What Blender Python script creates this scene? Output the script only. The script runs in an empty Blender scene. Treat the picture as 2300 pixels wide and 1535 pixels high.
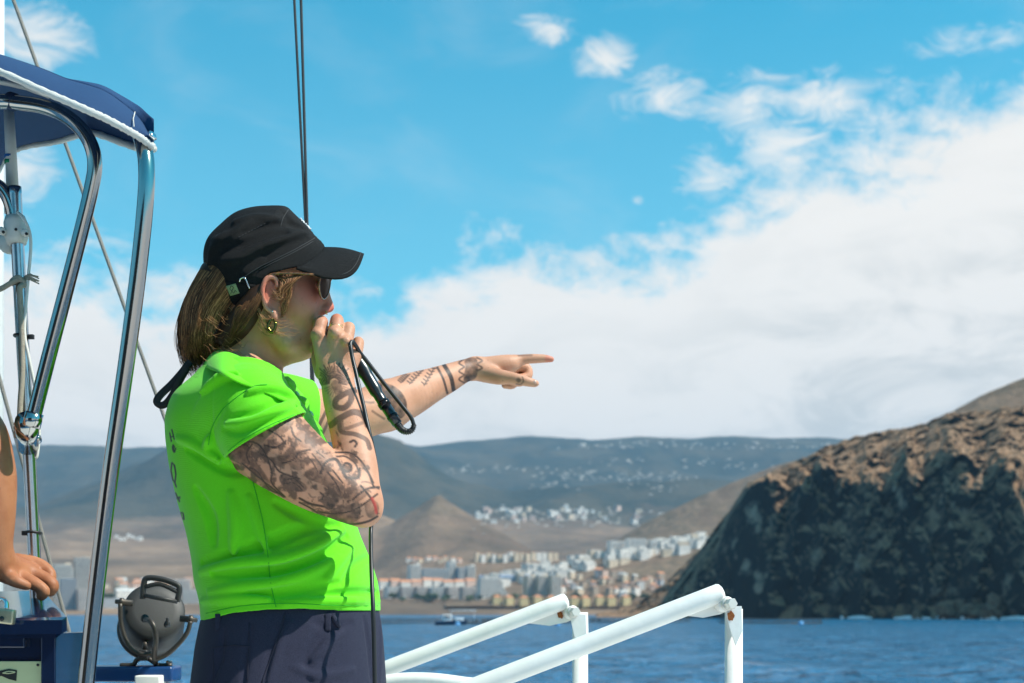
import bpy, bmesh, math, random
import numpy as np
from mathutils import Vector, Matrix

random.seed(7); RNG = np.random.default_rng(11)
scene = bpy.context.scene
COL = scene.collection

# ------------------------------------------------------------------ camera
FOC = 50.0
F = 2300.0 * FOC / 36.0          # focal length in photo pixels
CX, HZ = 1150.0, 1376.0          # principal column, horizon row in the photo
ZC = 4.0                         # eye height above the sea
D = 2.5                          # distance of the woman
cam_d = bpy.data.cameras.new("camera"); cam = bpy.data.objects.new("camera", cam_d); COL.objects.link(cam)
cam.location = (0, 0, ZC); cam.rotation_euler = (math.radians(90), 0, 0)
cam_d.lens = FOC; cam_d.sensor_width = 36.0; cam_d.sensor_fit = 'HORIZONTAL'
cam_d.shift_y = (HZ - 767.5) / 2300.0
cam_d.clip_start = 0.05; cam_d.clip_end = 60000.0
cam_d.dof.use_dof = True; cam_d.dof.focus_distance = 2.42; cam_d.dof.aperture_fstop = 7.0
scene.camera = cam

# ------------------------------------------------------------------ light and sky
SUN_TO = Vector((0.58, -0.16, 0.80)).normalized()      # towards the sun
sun_d = bpy.data.lights.new("sun", 'SUN'); sun = bpy.data.objects.new("sun", sun_d); COL.objects.link(sun)
sun_d.energy = 5.0; sun_d.angle = math.radians(0.53); sun_d.color = (1.0, 0.95, 0.87)
sun.rotation_euler = (-SUN_TO).to_track_quat('-Z', 'Y').to_euler(); sun.location = (6, 0, 20)

world = bpy.data.worlds.new("World"); scene.world = world; world.use_nodes = True
def build_world():
    nt = world.node_tree; N = nt.nodes; L = nt.links; N.clear()
    def n(t, **k):
        x = N.new(t)
        for a, v in k.items(): setattr(x, a, v)
        return x
    def m(op, a, b=None, c=None):
        x = n('ShaderNodeMath', operation=op)
        for i, v in enumerate((a, b, c)):
            if v is None: continue
            if isinstance(v, (int, float)): x.inputs[i].default_value = v
            else: L.new(v, x.inputs[i])
        return x.outputs[0]
    def sstep(v, lo, hi):
        x = n('ShaderNodeMapRange', interpolation_type='SMOOTHSTEP')
        for i, q in enumerate((v, lo, hi)):
            if isinstance(q, (int, float)): x.inputs[i].default_value = q
            else: L.new(q, x.inputs[i])
        x.inputs[3].default_value = 0; x.inputs[4].default_value = 1
        return x.outputs[0]
    def mixc(f, a, b):
        x = n('ShaderNodeMix', data_type='RGBA')
        for i, q in ((0, f), (6, a), (7, b)):
            if isinstance(q, (int, float)): x.inputs[i].default_value = q
            elif isinstance(q, tuple): x.inputs[i].default_value = (*q, 1)
            else: L.new(q, x.inputs[i])
        return x.outputs[2]
    out = n('ShaderNodeOutputWorld'); bg = n('ShaderNodeBackground'); bg.inputs[1].default_value = 0.10
    L.new(bg.outputs[0], out.inputs[0])
    sky = n('ShaderNodeTexSky', sky_type='NISHITA', sun_disc=False)
    sky.sun_elevation = math.asin(SUN_TO.z); sky.sun_rotation = math.atan2(SUN_TO.x, SUN_TO.y)
    sky.air_density = 1.0; sky.dust_density = 0.6; sky.ozone_density = 2.0
    tc = n('ShaderNodeTexCoord'); sep = n('ShaderNodeSeparateXYZ'); L.new(tc.outputs['Generated'], sep.inputs[0])
    X, Y, Z = sep.outputs
    az = m('ARCTAN2', X, Y)                                   # 0 ahead, + right
    el = m('ARCTAN2', Z, m('SQRT', m('ADD', m('MULTIPLY', X, X), m('MULTIPLY', Y, Y))))
    # teal grade of the clear sky
    tint = n('ShaderNodeMix', data_type='RGBA', blend_type='MULTIPLY'); tint.inputs[0].default_value = 1
    L.new(sky.outputs[0], tint.inputs[6]); tint.inputs[7].default_value = SKY_TINT
    skyc = tint.outputs[2]
    # bank top (elevation) along azimuth
    cur = n('ShaderNodeFloatCurve')
    def xa(px): return math.atan((px - CX) / F)
    def ye(px, py): return math.atan((HZ - py) / F * math.cos(xa(px)))
    pts = [(-3.14, 690, 1150), (-0.60, 640, 1150), (xa(0), 560, 0), (xa(120), 560, 120), (xa(350), 610, 350), (xa(620), 640, 620), (xa(840), 615, 840), (xa(1000), 565, 1000),
           (xa(1200), 525, 1200), (xa(1450), 520, 1450), (xa(1600), 455, 1600), (xa(1750), 345, 1750), (xa(1950), 255, 1950), (xa(2150), 185, 2150), (xa(2300), 125, 2300), (0.5, 125, 2300), (0.9, 330, 2300), (1.6, 560, 1150), (3.14, 690, 1150)]
    c = cur.mapping.curves[0]
    P_ = [((a + 3.15) / 6.3, min(1, max(0, ye(px, py) / 0.6))) for a, py, px in pts]
    c.points[0].location = P_[0]; c.points[1].location = P_[-1]
    for q in P_[1:-1]: c.points.new(*q)
    for q in c.points: q.handle_type = 'AUTO_CLAMPED'
    cur.mapping.update()
    L.new(m('DIVIDE', m('ADD', az, 3.15), 6.3), cur.inputs['Value'])
    top = m('MULTIPLY', cur.outputs[0], 0.6)
    comb = n('ShaderNodeCombineXYZ'); L.new(az, comb.inputs[0]); L.new(el, comb.inputs[1])
    def noise(scale, detail, rough, off, sx=1.0, sy=1.0, dist=0.0, rot=0.0):
        mp = n('ShaderNodeMapping'); L.new(comb.outputs[0], mp.inputs[0])
        mp.inputs['Location'].default_value = off; mp.inputs['Scale'].default_value = (sx, sy, 1); mp.inputs['Rotation'].default_value = (0, 0, rot)
        t = n('ShaderNodeTexNoise'); L.new(mp.outputs[0], t.inputs[0])
        t.inputs['Scale'].default_value = scale; t.inputs['Detail'].default_value = detail; t.inputs['Roughness'].default_value = rough
        t.inputs['Distortion'].default_value = dist
        return t.outputs[0]
    nb = noise(11, 8, 0.6, (3.1, 1.7, 0), 1, 1.7, 0.3, 0.35)
    nf = noise(34, 8, 0.66, (0.4, 2.2, 0), 1, 1.6, 0.6, 0.5)
    edge = m('ADD', m('MULTIPLY', m('SUBTRACT', nb, 0.5), 0.17), m('MULTIPLY', m('SUBTRACT', nf, 0.5), 0.09))
    bank = sstep(m('ADD', m('SUBTRACT', top, el), edge), -0.016, 0.050)
    # loose wisps above the bank
    mask = None
    for px, py, rx, ry, s in ((1215, 70, 110, 48, 1.0), (1360, 135, 100, 70, 1.15), (1500, 215, 190, 80, 1.0), (1680, 225, 190, 85, 1.1), (1850, 225, 190, 85, 1.05), (1600, 400, 140, 90, .9), (1740, 320, 170, 110, 1.05),
                          (2130, 105, 150, 60, .55), (2260, 75, 80, 50, .75), (70, 80, 170, 95, 1.15), (40, 400, 130, 140, 1.0), (1428, 452, 25, 25, .7), (250, 545, 130, 60, .6), (2000, 200, 200, 70, .5)):
        dx = m('DIVIDE', m('SUBTRACT', az, xa(px)), rx / F); dy = m('DIVIDE', m('SUBTRACT', el, ye(px, py)), ry / F)
        g = m('MULTIPLY', m('MAXIMUM', m('SUBTRACT', 1.0, m('SQRT', m('ADD', m('MULTIPLY', dx, dx), m('MULTIPLY', dy, dy)))), 0.0), s)
        mask = g if mask is None else m('MAXIMUM', mask, g)
    nw = noise(26, 9, 0.66, (5.0, 0.3, 0), 1, 2.1, 0.9, 0.62)
    wisp = m('MULTIPLY', sstep(m('ADD', m('MULTIPLY', mask, 0.75), m('MULTIPLY', m('SUBTRACT', nw, 0.5), 1.9)), 0.05, 1.0), sstep(mask, 0.0, 0.4))
    wisp = m('MULTIPLY', wisp, 0.9)
    haze_veil = m('ADD', m('MULTIPLY', sstep(noise(7, 7, 0.6, (9, 4, 0), 1, 2.2, .5, .6), 0.45, 0.8), 0.12), m('MULTIPLY', sstep(el, 0.46, 0.20), 0.11))
    cl = m('MINIMUM', m('MAXIMUM', m('MAXIMUM', bank, wisp), haze_veil), 1.0)
    ns = noise(10, 8, 0.6, (7.7, 0.9, 0), 1, 2.3, 0.5, 0.15)
    # thicker cloud bases read greyer
    depth = sstep(m('SUBTRACT', top, el), 0.05, 0.16)
    grey = m('MULTIPLY', sstep(ns, 0.42, 0.66), m('ADD', m('MULTIPLY', depth, 0.85), 0.15))
    ccol = mixc(grey, CLOUD_A, CLOUD_B)
    L.new(mixc(cl, skyc, ccol), bg.inputs[0])
SKY_TINT = (0.16, 1.42, 1.38, 1)
CLOUD_A = (7.7, 7.45, 7.05); CLOUD_B = (5.5, 5.6, 5.45)
build_world()

vs = scene.view_settings
vs.view_transform = 'Standard'; vs.look = 'None'; vs.exposure = 0.45; vs.gamma = 1.0; vs.use_curve_mapping = False
scene.cycles.use_denoising = True
scene.cycles.max_bounces = 6; scene.cycles.transparent_max_bounces = 8; scene.cycles.volume_bounces = 0
scene.cycles.sample_clamp_indirect = 6.0
scene.cycles.caustics_reflective = False; scene.cycles.caustics_refractive = False

# ------------------------------------------------------------------ helpers
def W(px, py, Y):                      # photo pixel + distance -> world point
    return np.array([(px - CX) * Y / F, Y, ZC + (HZ - py) * Y / F])
def P(px, py, dy=0.0): return W(px, py, D + dy)
def V(px, py, dy=0.0): return Vector(P(px, py, dy))

_lat = RNG.random((64, 64, 64)).astype(np.float32)
def vnoise(p):
    p = np.asarray(p, np.float32); i = np.floor(p).astype(np.int64); f = p - i; f = f * f * (3 - 2 * f); i &= 63; j = (i + 1) & 63
    x0, y0, z0 = i[..., 0], i[..., 1], i[..., 2]; x1, y1, z1 = j[..., 0], j[..., 1], j[..., 2]; fx, fy, fz = f[..., 0], f[..., 1], f[..., 2]
    a = _lat[x0, y0, z0] * (1 - fx) + _lat[x1, y0, z0] * fx; b = _lat[x0, y1, z0] * (1 - fx) + _lat[x1, y1, z0] * fx
    c = _lat[x0, y0, z1] * (1 - fx) + _lat[x1, y0, z1] * fx; d = _lat[x0, y1, z1] * (1 - fx) + _lat[x1, y1, z1] * fx
    return (a * (1 - fy) + b * fy) * (1 - fz) + (c * (1 - fy) + d * fy) * fz
def fbm(p, o=4, g=0.5):
    p = np.asarray(p, np.float32); s = np.zeros(p.shape[:-1], np.float32); a, t = 1.0, 0.0
    for k in range(o): s += a * vnoise(p * 2 ** k + 17.3 * k); t += a; a *= g
    return s / t - 0.5

def catmull(pts, n=8, closed=False):
    p = np.asarray(pts, float); m = len(p); out = []
    idx = (lambda i: p[i % m]) if closed else (lambda i: p[min(max(i, 0), m - 1)] if 0 <= i < m else (2 * p[0] - p[1] if i < 0 else 2 * p[-1] - p[-2]))
    for i in range(m if closed else m - 1):
        a, b, c, d = idx(i - 1), idx(i), idx(i + 1), idx(i + 2)
        for k in range(n):
            t = k / n
            out.append(0.5 * ((2 * b) + (c - a) * t + (2 * a - 5 * b + 4 * c - d) * t * t + (3 * b - a - 3 * c + d) * t ** 3))
    if not closed: out.append(p[-1])
    return np.array(out)

MATS = {}
def mat(name, col, rough=0.5, metal=0.0, bump=None, var=None, spec=0.5, sss=None, coat=0.0, trans=0.0, sheen=0.0):
    """procedural principled material; var=(scale, amount, other colour), bump=(scale, strength, distance)"""
    if name in MATS: return MATS[name]
    mt = bpy.data.materials.new(name); mt.use_nodes = True; nt = mt.node_tree; b = nt.nodes['Principled BSDF']
    b.inputs['Base Color'].default_value = (*col, 1); b.inputs['Roughness'].default_value = rough; b.inputs['Metallic'].default_value = metal
    b.inputs['Specular IOR Level'].default_value = spec; b.inputs['Coat Weight'].default_value = coat; b.inputs['Transmission Weight'].default_value = trans
    b.inputs['Sheen Weight'].default_value = sheen
    if sss: b.inputs['Subsurface Weight'].default_value = sss[0]; b.inputs['Subsurface Radius'].default_value = sss[1]; b.inputs['Subsurface Scale'].default_value = sss[2]
    if var or bump:
        tc = nt.nodes.new('ShaderNodeTexCoord')
    if var:
        t = nt.nodes.new('ShaderNodeTexNoise'); t.inputs['Scale'].default_value = var[0]; t.inputs['Detail'].default_value = 6; nt.links.new(tc.outputs['Object'], t.inputs[0])
        r = nt.nodes.new('ShaderNodeMapRange'); r.inputs[1].default_value = 0.35; r.inputs[2].default_value = 0.68; r.inputs[3].default_value = 0; r.inputs[4].default_value = var[1]
        nt.links.new(t.outputs[0], r.inputs[0])
        mx = nt.nodes.new('ShaderNodeMix'); mx.data_type = 'RGBA'; mx.inputs[6].default_value = (*col, 1); mx.inputs[7].default_value = (*var[2], 1)
        nt.links.new(r.outputs[0], mx.inputs[0]); nt.links.new(mx.outputs[2], b.inputs['Base Color'])
    if bump:
        t2 = nt.nodes.new('ShaderNodeTexNoise'); t2.inputs['Scale'].default_value = bump[0]; t2.inputs['Detail'].default_value = 5; nt.links.new(tc.outputs['Object'], t2.inputs[0])
        bp = nt.nodes.new('ShaderNodeBump'); bp.inputs['Strength'].default_value = bump[1]; bp.inputs['Distance'].default_value = bump[2]
        nt.links.new(t2.outputs[0], bp.inputs['Height']); nt.links.new(bp.outputs[0], b.inputs['Normal'])
    MATS[name] = mt; return mt

def tag(o, label=None, cat=None, group=None, kind=None):
    if label: o['label'] = label
    if cat: o['category'] = cat
    if group: o['group'] = group
    if kind: o['kind'] = kind
    return o
def empty(name, loc, label=None, cat=None, group=None):
    o = bpy.data.objects.new(name, None); COL.objects.link(o); o.location = loc; o.empty_display_size = 0.05
    return tag(o, label, cat, group)
def world_loc(o):
    l = Vector(o.location)
    while o.parent: o = o.parent; l = l + Vector(o.location)
    return l
def link_mesh(name, verts, faces, m, parent=None, smooth=True, origin=None):
    """verts are world coordinates; the object origin goes to origin (or stays with the parent)"""
    v = np.asarray(verts, float)
    if parent is not None: base = np.array(world_loc(parent)); loc = (0, 0, 0)
    else:
        base = np.array(origin) if origin is not None else np.array([v[:, 0].mean(), v[:, 1].mean(), v[:, 2].min()]); loc = tuple(base)
    me = bpy.data.meshes.new(name); v = v - base
    if isinstance(faces, np.ndarray):
        me.vertices.add(len(v)); me.vertices.foreach_set('co', v.astype(np.float32).ravel())
        k = faces.shape[1]; me.loops.add(faces.size); me.loops.foreach_set('vertex_index', faces.astype(np.int32).ravel())
        me.polygons.add(len(faces)); me.polygons.foreach_set('loop_start', np.arange(0, faces.size, k, dtype=np.int32)); me.polygons.foreach_set('loop_total', np.full(len(faces), k, np.int32))
        me.update(calc_edges=True)
    else:
        me.from_pydata([tuple(x) for x in v], [], faces); me.update()
    if smooth: me.polygons.foreach_set('use_smooth', np.ones(len(me.polygons), bool))
    if m: me.materials.append(m)
    o = bpy.data.objects.new(name, me); COL.objects.link(o); o.location = loc
    if parent is not None: o.parent = parent
    return o

class MB:
    def __init__(s): s.v = []; s.f = []
    def add(s, v, f):
        o = len(s.v); s.v += [tuple(map(float, x)) for x in v]; s.f += [tuple(i + o for i in q) for q in f]; return s
    def box(s, c, h, R=None, bev=0.0):
        bm = bmesh.new(); bmesh.ops.create_cube(bm, size=2)
        for v in bm.verts: v.co = Vector((v.co.x * h[0], v.co.y * h[1], v.co.z * h[2]))
        if bev: bmesh.ops.bevel(bm, geom=list(bm.edges), offset=bev, segments=2, affect='EDGES', profile=0.6)
        M = Matrix.Translation(Vector(c)) @ (R.to_4x4() if R is not None else Matrix())
        bm.verts.index_update(); vs_ = [M @ v.co for v in bm.verts]; fs = [[v.index for v in f.verts] for f in bm.faces]; bm.free()
        return s.add(vs_, fs)
    def tube(s, pts, r, n=12, cap=True, round_end=False):
        pts = [Vector(p) for p in pts]; m = len(pts); rs = list(r) if hasattr(r, '__len__') else [r] * m
        if round_end:
            for e in (0, 1):
                a, b = (pts[0], pts[1]) if e == 0 else (pts[-1], pts[-2]); d = (a - b).normalized(); R0 = rs[0] if e == 0 else rs[-1]
                ex = [(a + d * R0 * 0.5 * math.sin(t), R0 * math.cos(t)) for t in (0.5, 1.0, 1.4)]
                if e == 0: pts = [q for q, _ in reversed(ex)] + pts; rs = [q for _, q in reversed(ex)] + rs
                else: pts = pts + [q for q, _ in ex]; rs = rs + [q for _, q in ex]
            m = len(pts)
        vs_, fs = [], []; T0 = (pts[1] - pts[0]).normalized(); up = Vector((0, 0, 1)) if abs(T0.z) < 0.9 else Vector((1, 0, 0)); nrm = T0.cross(up).normalized()
        for i in range(m):
            T = (pts[min(i + 1, m - 1)] - pts[max(i - 1, 0)]).normalized()
            nrm = (nrm - T * nrm.dot(T)).normalized(); bn = T.cross(nrm)
            for k in range(n):
                a = 2 * math.pi * k / n; vs_.append(pts[i] + (nrm * math.cos(a) + bn * math.sin(a)) * rs[i])
        for i in range(m - 1):
            for k in range(n):
                k2 = (k + 1) % n; fs.append((i * n + k, i * n + k2, (i + 1) * n + k2, (i + 1) * n + k))
        if cap: fs.append(tuple(range(n - 1, -1, -1))); fs.append(tuple((m - 1) * n + k for k in range(n)))
        return s.add(vs_, fs)
    def lathe(s, c, axis, prof, n=24):
        """prof: list of (along, radius)"""
        ax = Vector(axis).normalized(); c = Vector(c); up = Vector((0, 0, 1)) if abs(ax.z) < 0.9 else Vector((1, 0, 0)); a1 = ax.cross(up).normalized(); a2 = ax.cross(a1)
        vs_, fs = [], []
        for h, r in prof:
            for k in range(n):
                a = 2 * math.pi * k / n; vs_.append(c + ax * h + (a1 * math.cos(a) + a2 * math.sin(a)) * r)
        for i in range(len(prof) - 1):
            for k in range(n):
                k2 = (k + 1) % n; fs.append((i * n + k, i * n + k2, (i + 1) * n + k2, (i + 1) * n + k))
        fs.append(tuple(range(n - 1, -1, -1))); fs.append(tuple((len(prof) - 1) * n + k for k in range(n)))
        return s.add(vs_, fs)
    def ball(s, c, r, n=12, m=8):
        c = Vector(c); r = Vector(r) if hasattr(r, '__len__') else Vector((r, r, r))
        return s.lathe(c, (0, 0, 1), [(-1, 0)], n) if False else s._ball(c, r, n, m)
    def _ball(s, c, r, n, m):
        vs_ = [c + Vector((0, 0, -r.z))]; fs = []
        for i in range(1, m):
            t = math.pi * i / m - math.pi / 2
            for k in range(n):
                a = 2 * math.pi * k / n; vs_.append(c + Vector((r.x * math.cos(t) * math.cos(a), r.y * math.cos(t) * math.sin(a), r.z * math.sin(t))))
        vs_.append(c + Vector((0, 0, r.z))); L_ = len(vs_) - 1
        for k in range(n): fs.append((0, 1 + (k + 1) % n, 1 + k)); fs.append((L_, L_ - n + k, L_ - n + (k + 1) % n))
        for i in range(m - 2):
            for k in range(n):
                a = 1 + i * n; k2 = (k + 1) % n; fs.append((a + k, a + k2, a + n + k2, a + n + k))
        return s.add(vs_, fs)
    def prism(s, poly, d):
        """poly: list of 3D points (planar loop), d: extrusion vector"""
        d = Vector(d); a = [Vector(p) for p in poly]; n = len(a)
        vs_ = a + [p + d for p in a]; fs = [tuple(range(n - 1, -1, -1)), tuple(range(n, 2 * n))] + [(i, (i + 1) % n, n + (i + 1) % n, n + i) for i in range(n)]
        return s.add(vs_, fs)
    def grid(s, G, thick=None):
        """G: array (a, b, 3); thick: offset vector or array for a closed slab"""
        G = np.asarray(G, float); a, b = G.shape[:2]
        if thick is None:
            return s.add(G.reshape(-1, 3), [(i * b + j, i * b + j + 1, (i + 1) * b + j + 1, (i + 1) * b + j) for i in range(a - 1) for j in range(b - 1)])
        H = G + thick; fs = []; o = a * b
        for i in range(a - 1):
            for j in range(b - 1):
                q = (i * b + j, i * b + j + 1, (i + 1) * b + j + 1, (i + 1) * b + j); fs.append(q); fs.append(tuple(x + o for x in reversed(q)))
        rim = [(0, j) for j in range(b)] + [(i, b - 1) for i in range(1, a)] + [(a - 1, j) for j in range(b - 2, -1, -1)] + [(i, 0) for i in range(a - 2, 0, -1)]
        rim = [i * b + j for i, j in rim]
        for k in range(len(rim)):
            p, q = rim[k], rim[(k + 1) % len(rim)]; fs.append((q, p, p + o, q + o))
        return s.add(np.concatenate([G.reshape(-1, 3), H.reshape(-1, 3)]), fs)
    def build(s, name, m, parent=None, smooth=True, origin=None, auto=None):
        o = link_mesh(name, s.v, s.f, m, parent, smooth, origin)
        bm = bmesh.new(); bm.from_mesh(o.data); bmesh.ops.recalc_face_normals(bm, faces=bm.faces); bm.to_mesh(o.data); bm.free()
        if auto is not None:
            for e in o.data.edges: pass
            try: o.data.set_sharp_from_angle(angle=math.radians(auto))
            except Exception: pass
        return o
# ------------------------------------------------------------------ terrain materials
def ground_mat(name, cols, scale, bumpd, stretch=(1, 1, 1)):
    """cols: four base colours blended by two noises"""
    mt = bpy.data.materials.new(name); mt.use_nodes = True; nt = mt.node_tree; b = nt.nodes['Principled BSDF']; b.inputs['Roughness'].default_value = 0.95; b.inputs['Specular IOR Level'].default_value = 0.15
    tc = nt.nodes.new('ShaderNodeTexCoord'); mp = nt.nodes.new('ShaderNodeMapping'); mp.inputs['Scale'].default_value = stretch; nt.links.new(tc.outputs['Object'], mp.inputs[0])
    def tex(sc, det=8, ro=0.6):
        t = nt.nodes.new('ShaderNodeTexNoise'); t.inputs['Scale'].default_value = sc; t.inputs['Detail'].default_value = det; t.inputs['Roughness'].default_value = ro; nt.links.new(mp.outputs[0], t.inputs[0]); return t.outputs[0]
    def ramp(v, lo, hi):
        r = nt.nodes.new('ShaderNodeMapRange'); r.inputs[1].default_value = lo; r.inputs[2].default_value = hi; nt.links.new(v, r.inputs[0]); return r.outputs[0]
    def mix(f, a, c):
        x = nt.nodes.new('ShaderNodeMix'); x.data_type = 'RGBA'; nt.links.new(f, x.inputs[0])
        for i, q in ((6, a), (7, c)):
            if isinstance(q, tuple): x.inputs[i].default_value = (*q, 1)
            else: nt.links.new(q, x.inputs[i])
        return x.outputs[2]
    c = mix(ramp(tex(scale), 0.4, 0.62), mix(ramp(tex(scale * 3.7), 0.38, 0.6), cols[0], cols[1]), mix(ramp(tex(scale * 6.1), 0.4, 0.6), cols[2], cols[3]))
    nt.links.new(c, b.inputs['Base Color'])
    bp = nt.nodes.new('ShaderNodeBump'); bp.inputs['Strength'].default_value = 0.8; bp.inputs['Distance'].default_value = bumpd
    nt.links.new(tex(scale * 9, 6, 0.65), bp.inputs['Height']); nt.links.new(bp.outputs[0], b.inputs['Normal'])
    return mt
def add_steep_shade(mt, rock, lo=.30, hi=.62):  # steep faces get a darker rock colour that paints in part of their shade
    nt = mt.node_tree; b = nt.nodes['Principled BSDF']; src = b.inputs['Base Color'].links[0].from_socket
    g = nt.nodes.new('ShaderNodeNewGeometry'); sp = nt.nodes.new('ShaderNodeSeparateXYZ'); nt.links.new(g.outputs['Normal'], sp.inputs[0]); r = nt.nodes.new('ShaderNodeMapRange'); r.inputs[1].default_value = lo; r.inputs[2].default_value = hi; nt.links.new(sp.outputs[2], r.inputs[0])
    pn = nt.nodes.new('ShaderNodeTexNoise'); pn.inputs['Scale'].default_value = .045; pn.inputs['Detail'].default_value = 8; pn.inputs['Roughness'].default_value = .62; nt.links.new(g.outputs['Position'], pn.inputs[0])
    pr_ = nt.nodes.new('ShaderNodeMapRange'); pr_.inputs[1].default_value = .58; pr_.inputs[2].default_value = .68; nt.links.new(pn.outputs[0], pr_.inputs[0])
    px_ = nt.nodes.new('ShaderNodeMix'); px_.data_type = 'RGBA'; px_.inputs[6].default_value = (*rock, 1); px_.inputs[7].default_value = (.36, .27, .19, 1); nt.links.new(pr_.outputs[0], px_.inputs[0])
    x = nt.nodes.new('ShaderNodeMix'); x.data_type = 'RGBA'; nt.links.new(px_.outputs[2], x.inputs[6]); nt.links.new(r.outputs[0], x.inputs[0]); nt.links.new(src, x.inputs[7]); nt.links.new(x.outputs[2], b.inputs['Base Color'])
def interp(x, tab): return np.interp(x, [a for a, _ in tab], [b for _, b in tab])

# ------------------------------------------------------------------ far land: one height field from the shore to the ridge
R9 = [(-1500, 1010), (-500, 1000), (0, 1000), (300, 1006), (600, 1000), (840, 985), (940, 1002), (1060, 992), (1190, 977), (1330, 986), (1500, 981), (1900, 984), (2300, 988), (3600, 1010)]
R6 = [(-1500, 1170), (-300, 1165), (80, 1148), (200, 1100), (300, 1046), (380, 1006), (500, 980), (700, 965), (840, 971), (900, 1000), (960, 1042), (1050, 1085), (1150, 1098), (1400, 1092), (1900, 1090), (3600, 1100)]
YN = np.array([2200, 2300, 2330, 2600, 3000, 3500, 4300, 5500, 6500, 7400, 9500, 10800, 12500], float)
def land_py(px, Y):
    px = np.asarray(px, float); Y = np.asarray(Y, float); px, Y = np.broadcast_arrays(px, Y)
    r6, r9 = interp(px, R6), interp(px, R9)
    b = {2200: 1384 + 0 * px, 2300: 1381.6 + 0 * px, 2330: 1377 + 0 * px, 2600: 1352 + 0 * px, 3000: 1312 + 0 * px, 3500: 1276 + 0 * px, 4300: 1238 + 0 * px, 5500: 1178 + 0 * px,
         6500: r6, 7400: np.maximum(r6 + 25, 1060), 9500: r9, 10800: r9 + 60, 12500: r9 + 160}
    T = np.stack([b[int(y)] for y in YN])
    i = np.clip(np.searchsorted(YN, Y, side='right') - 1, 0, len(YN) - 2)
    t = (Y - YN[i]) / (YN[i + 1] - YN[i]); t = np.clip(t, 0, 1)
    s = np.where(Y > 5500, t * t * (3 - 2 * t), t)
    lo = np.take_along_axis(T, i[None], 0)[0]; hi = np.take_along_axis(T, (i + 1)[None], 0)[0]
    py = lo + (hi - lo) * s
    Xw = (px - CX) * Y / F
    q = np.stack([Xw / 900, Y / 900, 0 * Y], -1)
    far = np.clip((Y - 2330) / 2500, 0, 1) * np.clip((10200 - Y) / 900, 0, 1)
    n = fbm(q, 6) ; rid = np.abs(fbm(q * 1.5 + 5.1, 6)) * 2
    py = py - far * (n * 40 - rid * 46 + 9) * np.where((Y > 9000), 0.35, 1.0)
    # cone shaped hill with a lower shoulder to its left
    for cx, cy, top, wx, wy, g in ((985, 3750, 1110, 330, 700, 1.0), (840, 3950, 1150, 240, 620, 2.0), (1090, 3600, 1190, 200, 560, 3.0)):
        ang = np.arctan2((Y - cy) / wy, (px - cx) / wx)
        r = np.hypot((px - cx) / wx, (Y - cy) / wy) * (1 + 0.10 * np.sin(ang * 5 + g) + 1.1 * fbm(q * 1.6 + g, 5))
        cone = top + (1290 - top) * np.clip(r, 0, 1.4) ** 0.98
        py = np.where(r < 1.3, -np.logaddexp(-py / 5, -cone / 5) * 5, py)
    return py
def land_at(px, py):          # first distance at which the ground stands at this row
    Ys = np.linspace(2335, 9300, 900); v = land_py(np.full_like(Ys, px), Ys)
    k = np.argmax(v <= py); return Ys[k] if v[k] <= py else 9300.0
pxs = np.linspace(-1500, 3600, 700); Yr = np.concatenate([np.linspace(2200, 2340, 8), np.linspace(2360, 4400, 110), np.geomspace(4420, 12500, 150)])
PX, YY = np.meshgrid(pxs, Yr); PYY = land_py(PX, YY)
G = np.stack([(PX - CX) * YY / F, YY, ZC + (HZ - PYY) * YY / F], -1)
G[:8, :, 2] += 0
def grid_faces(a, b):
    i = np.arange(a - 1)[:, None] * b + np.arange(b - 1)[None]; return np.stack([i, i + 1, i + b + 1, i + b], -1).reshape(-1, 4)
M_land = ground_mat('far_land', ((0.19, 0.118, 0.074), (0.27, 0.175, 0.11), (0.10, 0.070, 0.045), (0.14, 0.09, 0.06)), 0.0022, 16)
def add_height(mt, col, col2, z0, z1):       # scrub takes over on the high slopes
    nt = mt.node_tree; b = nt.nodes['Principled BSDF']; src = b.inputs['Base Color'].links[0].from_socket
    g = nt.nodes.new('ShaderNodeNewGeometry'); sp = nt.nodes.new('ShaderNodeSeparateXYZ'); nt.links.new(g.outputs['Position'], sp.inputs[0])
    t = nt.nodes.new('ShaderNodeTexNoise'); t.inputs['Scale'].default_value = .0028; t.inputs['Detail'].default_value = 9; t.inputs['Roughness'].default_value = .65; nt.links.new(g.outputs['Position'], t.inputs[0])
    ma = nt.nodes.new('ShaderNodeMath'); ma.operation = 'MULTIPLY_ADD'; nt.links.new(t.outputs[0], ma.inputs[0]); ma.inputs[1].default_value = 420; nt.links.new(sp.outputs[2], ma.inputs[2])
    r = nt.nodes.new('ShaderNodeMapRange'); r.inputs[1].default_value = z0 + 210; r.inputs[2].default_value = z1 + 210; nt.links.new(ma.outputs[0], r.inputs[0])
    c = nt.nodes.new('ShaderNodeMix'); c.data_type = 'RGBA'; c.inputs[6].default_value = (*col, 1); c.inputs[7].default_value = (*col2, 1); r2 = nt.nodes.new('ShaderNodeMapRange'); r2.inputs[1].default_value = .42; r2.inputs[2].default_value = .6; nt.links.new(t.outputs[0], r2.inputs[0]); nt.links.new(r2.outputs[0], c.inputs[0])
    x = nt.nodes.new('ShaderNodeMix'); x.data_type = 'RGBA'; nt.links.new(r.outputs[0], x.inputs[0]); nt.links.new(src, x.inputs[6]); nt.links.new(c.outputs[2], x.inputs[7]); nt.links.new(x.outputs[2], b.inputs['Base Color'])
add_height(M_land, (0.026, 0.030, 0.020), (0.070, 0.058, 0.036), 290, 430)
o = link_mesh('coastal_hills', G.reshape(-1, 3), grid_faces(len(Yr), len(pxs)), M_land, origin=(0, 5000, 0)); tag(o, 'hazy brown and blue coastal hills rising behind the town', 'hills', kind='structure')
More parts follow.
